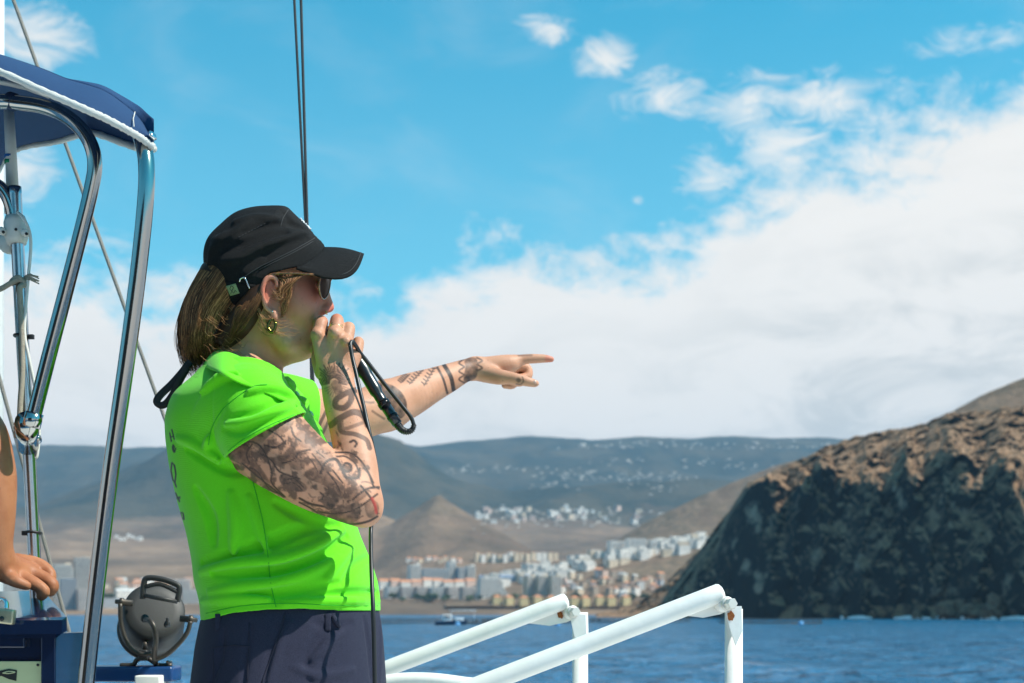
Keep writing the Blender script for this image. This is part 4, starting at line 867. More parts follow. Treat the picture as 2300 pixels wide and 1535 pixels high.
def skin_mat(name, base, dark):
    mt = bpy.data.materials.new(name); mt.use_nodes = True; nt = mt.node_tree; b = nt.nodes['Principled BSDF']
    b.inputs['Roughness'].default_value = 0.52; b.inputs['Subsurface Weight'].default_value = 0.10; b.inputs['Subsurface Radius'].default_value = (1.0, 0.35, 0.18); b.inputs['Subsurface Scale'].default_value = 0.006; b.inputs['Specular IOR Level'].default_value = 0.3
    tc = nt.nodes.new('ShaderNodeTexCoord'); at = nt.nodes.new('ShaderNodeAttribute'); at.attribute_name = 'skin_print'; sp = nt.nodes.new('ShaderNodeSeparateColor'); nt.links.new(at.outputs['Color'], sp.inputs[0])
    def tex(sc, d=4):
        t = nt.nodes.new('ShaderNodeTexNoise'); t.inputs['Scale'].default_value = sc; t.inputs['Detail'].default_value = d; nt.links.new(tc.outputs['Object'], t.inputs[0]); return t.outputs[0]
    def mr(v, a, c, lo=0., hi=1.):
        r = nt.nodes.new('ShaderNodeMapRange'); nt.links.new(v, r.inputs[0])
        for i, q in enumerate((a, c, lo, hi)): r.inputs[i + 1].default_value = q
        return r.outputs[0]
    def mix(f, a, c):
        x = nt.nodes.new('ShaderNodeMix'); x.data_type = 'RGBA'; nt.links.new(f, x.inputs[0])
        for i, q in ((6, a), (7, c)):
            if isinstance(q, tuple): x.inputs[i].default_value = (*q, 1)
            else: nt.links.new(q, x.inputs[i])
        return x.outputs[2]
    c = mix(mr(tex(28), .4, .65), base, dark)
    c = mix(sp.outputs[1], c, (0.55, 0.15, 0.10))
    c = mix(mr(tex(170, 2), .68, .74, 0, .55), c, (0.22, 0.10, 0.06))          # freckles
    mul = nt.nodes.new('ShaderNodeMath'); mul.operation = 'MULTIPLY'; nt.links.new(sp.outputs[0], mul.inputs[0]); nt.links.new(mr(tex(420, 3), .3, .6, .92, 1.0), mul.inputs[1])
    c = mix(mul.outputs[0], c, (0.012, 0.014, 0.017)); c = mix(sp.outputs[2], c, (0.45, 0.05, 0.04))
    nt.links.new(c, b.inputs['Base Color'])
    bp = nt.nodes.new('ShaderNodeBump'); bp.inputs['Strength'].default_value = .35; bp.inputs['Distance'].default_value = .0012; nt.links.new(tex(260, 5), bp.inputs['Height']); nt.links.new(bp.outputs[0], b.inputs['Normal'])
    return mt
M_skin = skin_mat('tanned_skin', (0.56, 0.285, 0.180), (0.49, 0.235, 0.140))
FEET = np.array([P(640, 0)[0], D, ZC - .95])
woman = link_mesh('person', bv, bf, M_skin, origin=FEET)
set_attr(woman, 'skin_print', np.stack([ink, flush, red], 1))
tag(woman, 'tattooed person in a green polo shirt and black cap, pointing right with a microphone', 'person')

# ------------------------------------------------------------------ polo shirt
SHO_ = [((540, 868), .045, 50), ((550, 895), .115, 72), ((556, 918), .152, 92)]
TO = Field().slices(TORSO, k=.02)
for s_ in (-1, 1): limb_px(TO, [(*p, s_ * d) for p, d, r in SHO_], [r for p, d, r in SHO_], k=.05)
SL = Field(); limb_px(SL, [(552, 900, -.120), (556, 914, -.150), (606, 992, -.180), (650, 1045, -.187)], [70, 93, 105, 105], k=.035)
SR = Field(); limb_px(SR, [(590, 905, .12), (632, 915, .150), (700, 928, .22), (760, 935, .27)], [66, 76, 72, 72], k=.035)
def fold(pts, r, sign=1, k=.008, sink=.45, to=None, ref=None):
    w = []
    for x, y in catmull(pts, 3) if len(pts) > 2 else np.array(pts, float):
        q = ref.front(x, y, -.35, .2, 90); d = (q - cam_pos) / np.linalg.norm(q - cam_pos); w.append(q + d * r * K * (sink if sign > 0 else -sink))
    n_ = len(w); rs = [max(.0006, r * K * math.sin(math.pi * (i + .6) / (n_ + .2)) ** .6) for i in range(n_)]
    for t_ in to: t_.limb(w, rs, k=k, mode='add' if sign > 0 else 'sub', n=2)
REF = Field(); REF.ops = list(TO.ops) + list(SL.ops)
REFT = Field(); REFT.ops = list(TO.ops)
# creases: from the armpit over the sleeve, and the slack cloth above the waist
for pts, r, s_ in (([(640, 890), (600, 915), (560, 930), (520, 938)], 9, -1), ([(660, 905), (620, 925), (570, 948), (510, 955)], 10, 1), ([(665, 925), (600, 945), (540, 968), (500, 965)], 8, -1), ([(560, 880), (600, 872), (640, 880), (668, 905)], 9, 1), ([(600, 862), (640, 868), (670, 890)], 8, -1), ([(470, 975), (465, 1010), (490, 1035)], 8, 1), ([(500, 905), (480, 945), (468, 985)], 7, -1), ([(450, 880), (490, 850), (530, 838)], 8, 1)): fold(pts, r * 1.1, s_, sink=.25, to=(TO, SL), ref=REF)
for pts, r, s_ in (([(420, 1010), (460, 1030), (510, 1055), (560, 1060)], 10, -1), ([(400, 985), (440, 1000), (490, 1040)], 9, 1), ([(455, 1265), (520, 1250), (600, 1222), (680, 1190), (760, 1180)], 14, -1), ([(450, 1285), (530, 1268), (620, 1262), (700, 1236), (770, 1190)], 15, 1), ([(480, 1290), (560, 1288), (640, 1282), (720, 1250), (780, 1205)], 13, -1), ([(470, 1330), (540, 1318), (620, 1310), (700, 1285), (760, 1255)], 11, 1), ([(500, 1345), (600, 1335), (700, 1322), (760, 1310)], 10, -1),
        ([(455, 1352), (520, 1345), (600, 1345)], 8, 1), ([(560, 1120), (580, 1180), (600, 1240)], 8, 1), ([(620, 1130), (680, 1160), (740, 1185)], 10, -1), ([(700, 1345), (780, 1335), (850, 1332)], 10, -1), ([(640, 1356), (740, 1350), (850, 1350)], 8, 1), ([(790, 1230), (760, 1265), (735, 1300)], 8, 1), ([(440, 1100), (470, 1160), (480, 1220)], 12, -1), ([(520, 1110), (530, 1180), (525, 1240)], 12, 1), ([(830, 1250), (800, 1270), (770, 1310)], 8, -1)): fold(pts, r * 1.15, s_, sink=.12, to=(TO,), ref=REFT)
for f_ in (TO, SL, SR): f_.shell(.0042)
SL.plane(P(588, 984, -.18), (.49, .10, -.87), 'sub'); SR.plane(P(688, 930, .21), (.86, .5, -.05), 'sub')
SH = Field(); SH.field(TO, 'add', .004)
SH.field(SL, 'add', .006, lo=P(380, 1300, -.50), hi=P(900, 760, .02)); SH.field(SR, 'add', .006, lo=P(480, 1200, 0.0), hi=P(1000, 760, .5))
# openings: hem, neck, both sleeves
hem = [(380, 1420), (455, 1396), (520, 1378), (600, 1370), (680, 1368), (760, 1372), (900, 1373), (1000, 1500), (300, 1500)]
SH.extr(hem, 'sub')
SH.limb([P(556, 780, 0), P(560, 835, 0), P(585, 850, 0)], [rpx(66), rpx(66), rpx(60)], k=.002, mode='sub')
sv, sf = SH.mesh((P(360, 0)[0], D - .36, P(0, 1425)[2]), (P(900, 0)[0], D + .40, P(0, 770)[2]), 0.0023, slack=1.25)
sp_ = topix(sv); sn = vnormals(sv, sf); sface = ((cam_pos - sv) * sn).sum(1) > -.02
pr = np.zeros(len(sv))
def glyph(pts, w=5.0):
    q = np.array(pts, float); i = np.where(sface & (sp_[:, 0] > q[:, 0].min() - 6) & (sp_[:, 0] < q[:, 0].max() + 6) & (sp_[:, 1] > q[:, 1].min() - 6) & (sp_[:, 1] < q[:, 1].max() + 6))[0]
    if len(i): pr[i] = np.maximum(pr[i], np.clip((w / 2 + .8 - seg_dist(sp_[i], q)) / 1.4, 0, 1))
# lettering on the back, seen at a glance: ... H, &, Q, T, O
glyph([(381, 972), (385, 992)], 3); glyph([(385, 982), (389, 979)], 3); glyph([(386, 966), (391, 986)], 3)
glyph([(393, 1014), (387, 1006), (389, 1000), (392, 1004), (388, 1011), (391, 1016), (395, 1007)], 3)
glyph([(386, 1040), (384, 1058), (388, 1078), (393, 1084), (395, 1066), (392, 1046), (386, 1040)], 3.5); glyph([(391, 1080), (396, 1094)], 3.5)
glyph([(394, 1108), (403, 1126)], 3.5); glyph([(398, 1120), (404, 1118)], 4)
glyph([(405, 1152), (408, 1166), (413, 1166), (411, 1153), (405, 1152)], 3.5)
def cloth_mat(name, col, weave, var=None, rough=.85, trans=.0, printc=None, bump=.25, sheen=.2):
    mt = bpy.data.materials.new(name); mt.use_nodes = True; nt = mt.node_tree; b = nt.nodes['Principled BSDF']; b.inputs['Roughness'].default_value = rough; b.inputs['Sheen Weight'].default_value = sheen; b.inputs['Specular IOR Level'].default_value = .25
    tc = nt.nodes.new('ShaderNodeTexCoord')
    def tex(sc, d=3, src='Object'):
        t = nt.nodes.new('ShaderNodeTexNoise'); t.inputs['Scale'].default_value = sc; t.inputs['Detail'].default_value = d; nt.links.new(tc.outputs[src], t.inputs[0]); return t.outputs[0]
    def mixn(f, a, c):
        x = nt.nodes.new('ShaderNodeMix'); x.data_type = 'RGBA'
        nt.links.new(f, x.inputs[0])
        for i, q in ((6, a), (7, c)):
            if isinstance(q, tuple): x.inputs[i].default_value = (*q, 1)
            else: nt.links.new(q, x.inputs[i])
        return x.outputs[2]
    c2 = var if var else tuple(v * .9 for v in col); r = nt.nodes.new('ShaderNodeMapRange'); r.inputs[1].default_value = .35; r.inputs[2].default_value = .65; nt.links.new(tex(weave * 1.5, 3), r.inputs[0])
    c = mixn(r.outputs[0], col, c2)
    if printc:
        at = nt.nodes.new('ShaderNodeAttribute'); at.attribute_name = 'print'; s_ = nt.nodes.new('ShaderNodeSeparateColor'); nt.links.new(at.outputs['Color'], s_.inputs[0]); c = mixn(s_.outputs[0], c, printc)
    nt.links.new(c, b.inputs['Base Color'])
    w1 = nt.nodes.new('ShaderNodeTexWave'); w1.inputs['Scale'].default_value = weave; w1.bands_direction = 'DIAGONAL'; nt.links.new(tc.outputs['Object'], w1.inputs[0])
    ad = nt.nodes.new('ShaderNodeMath'); ad.operation = 'ADD'; nt.links.new(w1.outputs['Fac'], ad.inputs[0]); nt.links.new(tex(weave * .9, 3), ad.inputs[1])
    bp = nt.nodes.new('ShaderNodeBump'); bp.inputs['Strength'].default_value = bump; bp.inputs['Distance'].default_value = .0015; nt.links.new(ad.outputs[0], bp.inputs['Height']); nt.links.new(bp.outputs[0], b.inputs['Normal'])
    if trans:
        t = nt.nodes.new('ShaderNodeBsdfTranslucent'); nt.links.new(c, t.inputs[0]); m_ = nt.nodes.new('ShaderNodeMixShader'); m_.inputs[0].default_value = trans; nt.links.new(b.outputs[0], m_.inputs[1]); nt.links.new(t.outputs[0], m_.inputs[2]); nt.links.new(m_.outputs[0], nt.nodes['Material Output'].inputs[0])
    return mt
M_shirt = cloth_mat('green_pique', (0.15, 0.76, 0.009), 260, (0.138, 0.72, 0.008), printc=(0.01, 0.012, 0.012), trans=.12, bump=.3)
shirt = link_mesh('polo_shirt', sv, sf, M_shirt, woman); set_attr(shirt, 'print', np.stack([pr, pr, pr], 1)); shirt['label'] = 'bright neon green polo shirt with black lettering down the back'
def surf_line(fld, pts, r, off=.0006, n=4, y0=-.45):
    q = catmull(pts, n) if len(pts) > 2 else np.linspace(pts[0], pts[1], 14); out = []
    for x, y in q:
        w = fld.front(x, y, y0); out.append(w - (w - cam_pos) / np.linalg.norm(w - cam_pos) * off)
    return out
M_seam = mat('green_thread', (0.03, 0.42, 0.01), .9)
for pts, r in (([(468, 1000), (476, 960), (500, 920), (535, 890), (570, 868), (600, 864)], .0008), ([(562, 1062), (578, 1120), (592, 1180), (602, 1250), (608, 1310), (620, 1364)], .0008), ([(463, 1378), (540, 1362), (640, 1356), (750, 1360), (848, 1361)], .0008), ([(502, 1022), (550, 985), (600, 958), (660, 932)], .0008)):
    MB().tube(surf_line(SH, pts, r), r, 5).build('seam', M_seam, shirt)
# collar: a folded band round the neck, open at the throat
def collar():
    up_ = [(640, 862, .020), (626, 842, .050), (585, 818, .076), (522, 794, .070), (489, 786, .0), (512, 790, -.068), (556, 808, -.083), (600, 834, -.068), (632, 858, -.026)]
    near_low = [(455, 820), (492, 838), (556, 866), (620, 892), (668, 912)]
    low = [(690, 905, .034), (668, 876, .085), (590, 860, .118), (500, 832, .104)]
    a = catmull([P(*q) for q in up_], 6); lowp = [P(*q) for q in low]
    for x, y in near_low:
        w = SH.front(x, y, -.4) if x > 470 else P(x, y, .0); lowp.append(w - (w - cam_pos) / np.linalg.norm(w - cam_pos) * .007)
    b = catmull(lowp, 6); rows = []
    for t in np.linspace(0, 1, 11):
        r = a + (b - a) * t; bul = math.sin(math.pi * t) ** .7; r[:, 2] += .003 * bul; r[:, 1] -= .005 * bul * np.sign(np.linspace(-1, 1, len(r)))
        rows.append(r + (fbm(r * 26, 2) * .004)[:, None])
    g = np.stack(rows); nr = np.cross(np.gradient(g, axis=0), np.gradient(g, axis=1)); nr /= np.linalg.norm(nr, axis=2)[..., None] + 1e-9
    MB().grid(g, thick=-nr * .0028).build('collar', M_shirt, shirt)
    c2 = a + np.array([0, 0, -.03]); MB().grid(np.stack([a - [0, 0, .002], c2]), thick=np.array([0.001, .0, .0])).build('collar_stand', M_shirt, shirt)
collar()
# placket with two buttons, rippled at its edge
pl = []
for t in np.linspace(0, 1, 15):
    x, y = 630 + 78 * t, 846 + 118 * t + 6 * math.sin(t * 9); q = P(x + 5 * math.sin(t * 14), y, -.018 - .012 * t); pl.append([q, q + np.array([.010 + .004 * math.sin(t * 17), .022, .004]), q + np.array([.004, .045, -.004])])
MB().grid(np.array(pl), thick=np.array([-.003, 0, -.001])).build('placket', M_shirt, shirt)
M_btn = mat('green_button', (.25, .62, .15), .3)
for t in (.35, .75): x, y = 640 + 78 * t, 846 + 112 * t; MB().lathe(P(x, y, -.005), (.8, -.3, .5), [(0, .0055), (.0018, .0055), (.002, .004)], 14).build('button', M_btn, shirt)

# ------------------------------------------------------------------ trousers
TR = Field()
HIP = [(1340, 470, 842, .158), (1375, 464, 850, .166), (1400, 457, 855, .172), (1450, 447, 860, .178), (1535, 436, 866, .184), (1620, 440, 862, .184), (1700, 470, 850, .17), (1740, 500, 820, .14)]
TR.slices(HIP, k=.03)
for s_ in (-1, 1): limb_px(TR, [(640, 1600, s_ * .082), (652, 1780, s_ * .096), (660, 2040, s_ * .102), (645, 2280, s_ * .102), (640, 2540, s_ * .102)], [128, 116, 88, 82, 74], k=.05)
TB = Field(); TB.ops = list(TR.ops)
for pts, r, s_ in (([(740, 1400), (715, 1440), (690, 1490), (700, 1540)], 12, -1), ([(765, 1420), (735, 1450), (700, 1480)], 9, 1), ([(700, 1392), (740, 1410), (790, 1400)], 8, -1), ([(640, 1385), (615, 1450), (592, 1535)], 5, -1), ([(650, 1400), (628, 1455), (606, 1530)], 7, 1), ([(500, 1420), (490, 1480), (470, 1540)], 8, -1), ([(560, 1400), (552, 1470), (545, 1540)], 5, -1), ([(820, 1390), (830, 1450), (836, 1530)], 7, -1), ([(850, 1390), (853, 1450), (852, 1530)], 6, 1), ([(660, 1500), (720, 1520), (790, 1505)], 9, 1), ([(640, 1560), (720, 1570), (800, 1550)], 10, -1)): fold(pts, r, s_, to=(TR,), ref=TB)
TR.shell(.006); TR.plane(P(640, 1352), (0, 0, 1), 'sub');  TR.plane(P(640, 2535), (0, 0, -1), 'sub')
tv, tf = TR.mesh((P(400, 0)[0], D - .24, P(0, 2560)[2]), (P(900, 0)[0], D + .24, P(0, 1335)[2]), 0.0034, slack=1.25)
M_navy = cloth_mat('navy_cotton', (0.015, 0.017, 0.038), 600, (0.032, 0.034, 0.064), bump=.5, sheen=.04)
tro = link_mesh('trousers', tv, tf, M_navy, woman)
M_nthread = mat('navy_thread', (.018, .018, .035), .9)
MB().tube(surf_line(TR, [(641, 1378), (622, 1440), (604, 1490), (588, 1534)], .001), .0013, 5).build('pocket_seam', M_nthread, tro)
for pts in ([(475, 1455), (520, 1450), (560, 1452)], [(560, 1400), (558, 1460), (556, 1530)], [(480, 1460), (478, 1530)]): MB().tube(surf_line(TR, pts, .001), .0008, 5).build('seam', M_nthread, tro)
for x in (490, 737, 838):
    q = TR.front(x, 1398); MB().box(q + np.array([0, -.002, 0]), (.0045, .0022, .014), bev=.001).build('belt_loop', M_navy, tro)
q = TR.front(762, 1408); MB().tube([TR.front(748, 1384) - np.array([0, .002, 0]), TR.front(756, 1395) - np.array([0, .005, 0]), TR.front(764, 1408) - np.array([0, .004, 0])], [.004, .005, .003], 8).build('drawcord', M_navy, tro)
M_shoe = mat('black_shoe', (.02, .02, .022), .6)
for s_ in (-1, 1):
    SHO = Field(); limb_px(SHO, [(600, 2560, s_ * .10), (680, 2566, s_ * .105), (752, 2572, s_ * .112)], [52, 46, 36], k=.02); SHO.plane((0, 0, FEET[2] + .002), (0, 0, -1), 'sub'); SHO.plane((0, 0, FEET[2] + .075), (0, 0, 1), 'sub')
    v_, f_ = SHO.mesh((P(530, 0)[0], D + s_ * .105 - .07, FEET[2] - .01), (P(820, 0)[0], D + s_ * .105 + .07, FEET[2] + .1), .005); link_mesh('shoe', v_, f_, M_shoe, woman)
# ------------------------------------------------------------------ cap
M_cap = cloth_mat('black_twill', (0.0045, 0.0045, 0.005), 380, (0.011, 0.011, 0.0115), bump=.5, sheen=.0)
CAPF = Field()
CAPF.inflate([(459, 592), (461, 560), (472, 535), (495, 511), (529, 483), (566, 470), (605, 466), (643, 467), (656, 476), (680, 499), (708, 530), (728, 553), (738, 600), (735, 660), (690, 720), (600, 740), (510, 710), (468, 640)], .0845, 112)
for pts, r, s_ in (([(545, 520), (590, 510), (640, 500), (676, 508)], 8, -1), ([(530, 500), (575, 490), (620, 492)], 8, 1), ([(560, 560), (610, 545), (660, 530), (690, 520)], 10, 1), ([(500, 560), (545, 548), (590, 530), (640, 522)], 9, -1), ([(480, 540), (520, 528), (560, 500)], 7, 1), ([(470, 600), (480, 560), (505, 530)], 8, 1), ([(600, 575), (640, 555), (690, 535)], 6, -1), ([(500, 590), (540, 580), (580, 560)], 7, 1), ([(640, 480), (655, 500), (690, 515)], 5, -1)):
    RF = Field(); RF.ops = CAPF.ops[:1]; fold(pts, r, s_, .012, .35, (CAPF,), RF)
CAPF.extr([(440, 598), (462, 594), (478, 628), (505, 668), (532, 690), (556, 676), (580, 645), (606, 616), (640, 606), (668, 600), (700, 606), (745, 612), (760, 520), (700, 430), (560, 430), (440, 480)], 'int')
cv_, cf_ = CAPF.mesh((P(445, 0)[0], D - .10, P(0, 705)[2]), (P(760, 0)[0], D + .10, P(0, 455)[2]), .0022, slack=2.2)
cap = link_mesh('cap', cv_, cf_, M_cap, woman); cap['label'] = 'black cotton military style cap'
s = np.linspace(-1, 1, 41); rows = []
ix = 729 - 62 * s ** 2; iy = 555 + 47 * np.abs(s) ** 1.7; idy = .079 * s
for t in np.linspace(0, 1, 13):
    q = (1 - s ** 6) ** .55; x = ix + (89 + 30 * s * s) * t * q; y = iy + (15 + 38 * s * s) * t * q + 5 * math.sin(t * 3.14) * -1; rows.append(np.stack([P(a, b, c) for a, b, c in zip(x, y, idy * (1 - .0 * t))]))
MB().grid(np.stack(rows), thick=np.array([-.0012, 0, -.0034])).build('visor', M_cap, cap)
M_cthread = mat('charcoal_thread', (.045, .045, .047), .9)
def capline(pts, r=.0006, m=None, name='stitching'): MB().tube(surf_line(CAPF, pts, r, .0004), r, 5).build(name, m or M_cthread, cap)
capline([(712, 532), (690, 545), (660, 562), (620, 582), (580, 602), (540, 628)]); capline([(714, 536), (662, 566), (582, 606)]); capline([(648, 471), (636, 490), (630, 510)])
for k in range(9): x = 536 + 7 * k; y = 533 - 3.6 * k; capline([(x, y), (x + 4, y - 2)]); 
vis = []
for a in s[3:-3]:
    q = (1 - a ** 6) ** .55; t = .92; vis.append(P(729 - 62 * a * a + (89 + 30 * a * a) * t * q, 555 + 47 * abs(a) ** 1.7 + (15 + 38 * a * a) * t * q - 5 * math.sin(t * 3.14), .079 * a) + np.array([0, 0, .0008]))
MB().tube(vis, .0006, 5).build('visor_stitching', M_cthread, cap)
M_tag = mat('olive_label', (.26, .34, .16), .8, var=(900, .5, (.20, .27, .12))); M_chr = mat('bright_steel', (.75, .75, .74), .12, 1.0); M_print = mat('dark_print', (.02, .03, .02), .8)
def patch(fld, corners, n=6, off=.001):
    c = np.array(corners, float); g = []
    for u in np.linspace(0, 1, n):
        r = []
        for v in np.linspace(0, 1, n):
            x, y = (c[0] * (1 - u) + c[1] * u) * (1 - v) + (c[3] * (1 - u) + c[2] * u) * v; w = fld.front(x, y); r.append(w - (w - cam_pos) / np.linalg.norm(w - cam_pos) * off)
        g.append(r)
    return np.array(g)
FULL = Field(); FULL.ops = CAPF.ops[:1]
tg = MB().grid(patch(FULL, [(507, 643), (529, 637), (538, 659), (517, 665)], off=.0022), thick=np.array([0, .0012, 0])).build('fabric_tag', M_tag, cap)
MB().tube(surf_line(FULL, [(516, 650), (519, 643), (524, 646), (521, 653), (517, 651)], .0005, .0026), .0006, 5).build('printed_mark', M_print, tg)
MB().tube(surf_line(FULL, [(518, 660), (521, 655), (525, 659), (528, 653), (532, 656)], .0005, .0026), .0005, 5).build('printed_mark', M_print, tg)
MB().tube(surf_line(FULL, [(538, 634), (540, 627), (547, 624), (552, 628), (557, 640), (561, 649)], .001, .004), .0013, 8).build('buckle', M_chr, cap)
MB().grid(patch(FULL, [(500, 630), (575, 640), (570, 668), (505, 672)], off=.0012), thick=np.array([0, .001, 0])).build('strap', M_cap, cap)
M_logo = mat('white_thread', (.75, .75, .75), .8)
lg = []
for t in np.linspace(0, 1, 9): lg.append(P(674 + 22 * t, 493 + 23 * t + (2 if int(t * 8) % 2 else 0), -.004 + .012 * math.sin(t * 12)) + np.array([.001, 0, .001]))
MB().tube(lg, .0019, 6).build('embroidered_logo', M_logo, cap)

# ------------------------------------------------------------------ hair
def hair_mat():
    mt = bpy.data.materials.new('brown_hair'); mt.use_nodes = True; nt = mt.node_tree; b = nt.nodes['Principled BSDF']; b.inputs['Roughness'].default_value = .5; b.inputs['Specular IOR Level'].default_value = .25
    at = nt.nodes.new('ShaderNodeAttribute'); at.attribute_name = 'strand'; r = nt.nodes.new('ShaderNodeValToRGB'); nt.links.new(at.outputs['Fac'], r.inputs[0])
    r.color_ramp.elements[0].color = (.022, .010, .005, 1); r.color_ramp.elements[1].color = (.62, .31, .13, 1); e = r.color_ramp.elements.new(.6); e.color = (.20, .085, .034, 1)
    nt.links.new(r.outputs[0], b.inputs['Base Color']); return mt
M_hair = hair_mat()
HAIRP = [(464, 592), (444, 626), (424, 664), (412, 705), (408, 750), (410, 790), (420, 812), (450, 812), (488, 795), (508, 778), (520, 745), (545, 712), (575, 690), (590, 660), (570, 610), (520, 580)]
HF = Field().inflate(HAIRP, .070, 75); limb_px(HF, [(592, 640, -.066), (570, 680, -.066), (540, 722, -.058), (512, 758, -.040)], [18, 27, 30, 26], k=.015)
HF.extr([(440, 470), (735, 470), (735, 597), (600, 597), (540, 640), (470, 600)], 'sub')
hv, hf = HF.mesh((P(380, 0)[0], D - .09, P(0, 840)[2]), (P(640, 0)[0], D + .09, P(0, 560)[2]), .0035, slack=2.2)
hair = link_mesh('hair', hv, hf, M_hair, woman); set_attr(hair, 'strand', np.full((len(hv), 3), .05))
SM = MB(); SV = []; rh = random.Random(21)
def strand(pts, r=.0006, tone=None, n=5):
    p = catmull(np.array(pts), n); k = len(p); a = len(SM.v)
    SM.tube(p, [r * (1 - .75 * (i / (k - 1)) ** 2) for i in range(k)], 3, cap=False); SV.extend([rh.uniform(.05, .95) if tone is None else tone] * (len(SM.v) - a))
OUT = [(466, 594), (442, 628), (420, 668), (408, 712), (403, 760), (406, 798), (418, 820)]; INN = [(572, 660), (552, 692), (534, 716), (521, 738), (513, 762), (502, 784), (484, 800)]
HPOLY = np.array([P(x, y)[[0, 2]] for x, y in catmull(HAIRP, 5, True)], np.float32); PTS = []; NS = 2600
for k in range(NS):
    t = rh.random() ** .85; side = -1 if rh.random() < .86 else 1; lay = rh.uniform(-.004, .004)
    j = [rh.gauss(0, 1.8), rh.gauss(0, 2.2)]; end = rh.uniform(.78, 1.12); wv = rh.uniform(0, 6)
    for i in range(7):
        x = OUT[i][0] * (1 - t) + INN[i][0] * t + j[0] * i * .6 + (1.5 + .7 * i) * math.sin(wv * .35 + t * 9 + i * 1.1); y = OUT[i][1] * (1 - t) + INN[i][1] * t + j[1] * i * .5; y = OUT[0][1] + (y - OUT[0][1]) * (1 + (end - 1) * i / 6)
        PTS.append((x, y, side, lay))
PTS = np.array(PTS); q2_ = np.stack([(PTS[:, 0] - CX) * K, ZC + (HZ - PTS[:, 1]) * K], 1).astype(np.float32); dd = poly_sd(q2_, HPOLY); tt = np.clip(-dd / (75 * K), 0, 1); ww = .070 * np.sqrt(np.maximum(1 - (1 - tt) ** 2, 0))
yy = PTS[:, 2] * (ww + .0012 + PTS[:, 3] * .35); SP_ = np.stack([q2_[:, 0], D + yy, q2_[:, 1]], 1).reshape(NS, 7, 3)
for k in range(NS): strand(SP_[k], rh.uniform(.0004, .0008))
for k in range(150):          # swept back over the temple and ear
    t = rh.random(); a = (690 - 70 * t + rh.gauss(0, 3), 612 + 10 * t + rh.gauss(0, 2)); dp = -.074 - .004 * rh.random()
    if k % 2: pts = [P(*a, dp + .004), P(668 - 40 * t, 628 + 12 * t, dp - .006), P(645 - 20 * t + rh.gauss(0, 2), 652 + rh.gauss(0, 4), dp - .009), P(628 + rh.gauss(0, 4), 664 + rh.gauss(0, 5), dp - .010), P(612 + rh.gauss(0, 5), 660 + rh.gauss(0, 6), dp - .011)]
    else: pts = [P(*a, dp + .002), P(664 - 25 * t, 632, dp - .005), P(648 + rh.gauss(0, 3), 662, dp - .006), P(640 + rh.gauss(0, 4), 690 + rh.gauss(0, 4), dp - .004), P(634 + rh.gauss(0, 4), 706 + rh.gauss(0, 8), dp + .002)]
    strand(pts, rh.uniform(.0004, .0008), rh.uniform(.3, .95))
for k in range(240):          # under the cap, behind the ear, gathered to the nape
    t = rh.random(); pts = [P(600 - 30 * t, 628 + 40 * t, -.080), P(588 - 40 * t, 668 + 20 * t + rh.gauss(0, 3), -.086), P(566 - 35 * t, 704 + rh.gauss(0, 6), -.084), P(540 - 20 * t, 732 + rh.gauss(0, 8), -.076), P(508 + rh.gauss(0, 6), 765 + rh.gauss(0, 9), -.058)]
    strand(pts, rh.uniform(.0005, .0009), rh.uniform(.1, .7))
for k in range(26):           # loose wisps round the ear ring and cheek
    x, y = rh.uniform(575, 600), rh.uniform(690, 725); strand([P(x, y, -.080), P(x + 14, y + 22 + rh.gauss(0, 4), -.084), P(x + 36, y + 30 + rh.gauss(0, 6), -.082), P(x + 62 + rh.gauss(0, 14), y + 26 + rh.gauss(0, 9), -.074)], .0005, rh.uniform(.6, 1))
for k in range(40):           # flyaways at the back
    x, y = rh.uniform(440, 540), rh.uniform(690, 800); strand([P(x, y, -.068), P(x + 12, y + 10, -.074), P(x + 26 + rh.gauss(0, 8), y + 14 + rh.gauss(0, 10), -.074)], .0004, rh.uniform(.6, 1))
so = SM.build('hair_strands', M_hair, hair); so['kind'] = 'stuff'
set_attr(so, 'strand', np.repeat(np.array(SV)[:, None], 3, 1))

# ------------------------------------------------------------------ sunglasses, jewellery, strap
M_tort = mat('tortoiseshell', (.05, .022, .010), .15, var=(180, .9, (.32, .13, .03)), coat=.5); M_lens = mat('brown_lens', (.022, .009, .005), .3, spec=.03)
gl = MB().tube(catmull([P(736, 622, -.066), P(720, 618, -.071), P(690, 616, -.0775), P(650, 614, -.0805), P(612, 616, -.0825), P(598, 626, -.084)], 5), .0021, 8).build('sunglasses', M_tort, woman); gl['label'] = 'brown tortoiseshell sunglasses'
MB().tube(catmull([P(736, 622, .066), P(690, 616, .0775), P(612, 616, .0825), P(598, 626, .084)], 5), .0021, 8).build('temple_arm', M_tort, gl)
for s_ in (-1, 1):
    loop = [(741, 619, .012), (737, 614, .035), (728, 614, .060), (721, 620, .0695), (717, 640, .0685), (719, 662, .058), (726, 673, .040), (735, 664, .018), (741, 640, .010)]
    q = catmull([P(x, y, s_ * d) for x, y, d in loop], 6, True); rim = np.concatenate([q, q[:1]])
    MB().tube(rim, .0017, 8, cap=False).build('rim', M_tort, gl)
    c = q.mean(0) + np.array([.002, 0, 0]); m_ = len(q); mb = MB(); vv = [c] + [c + (p - c) * .55 + np.array([.0012, 0, 0]) for p in q] + list(q); ff = [(0, 1 + i, 1 + (i + 1) % m_) for i in range(m_)] + [(1 + i, 1 + m_ + i, 1 + m_ + (i + 1) % m_, 1 + (i + 1) % m_) for i in range(m_)]
    mb.add(vv, ff).build('lens', M_lens, gl)
MB().tube(catmull([P(741, 632, -.011), P(744, 628, 0), P(741, 632, .011)], 5), .0018, 8).build('bridge', M_tort, gl)
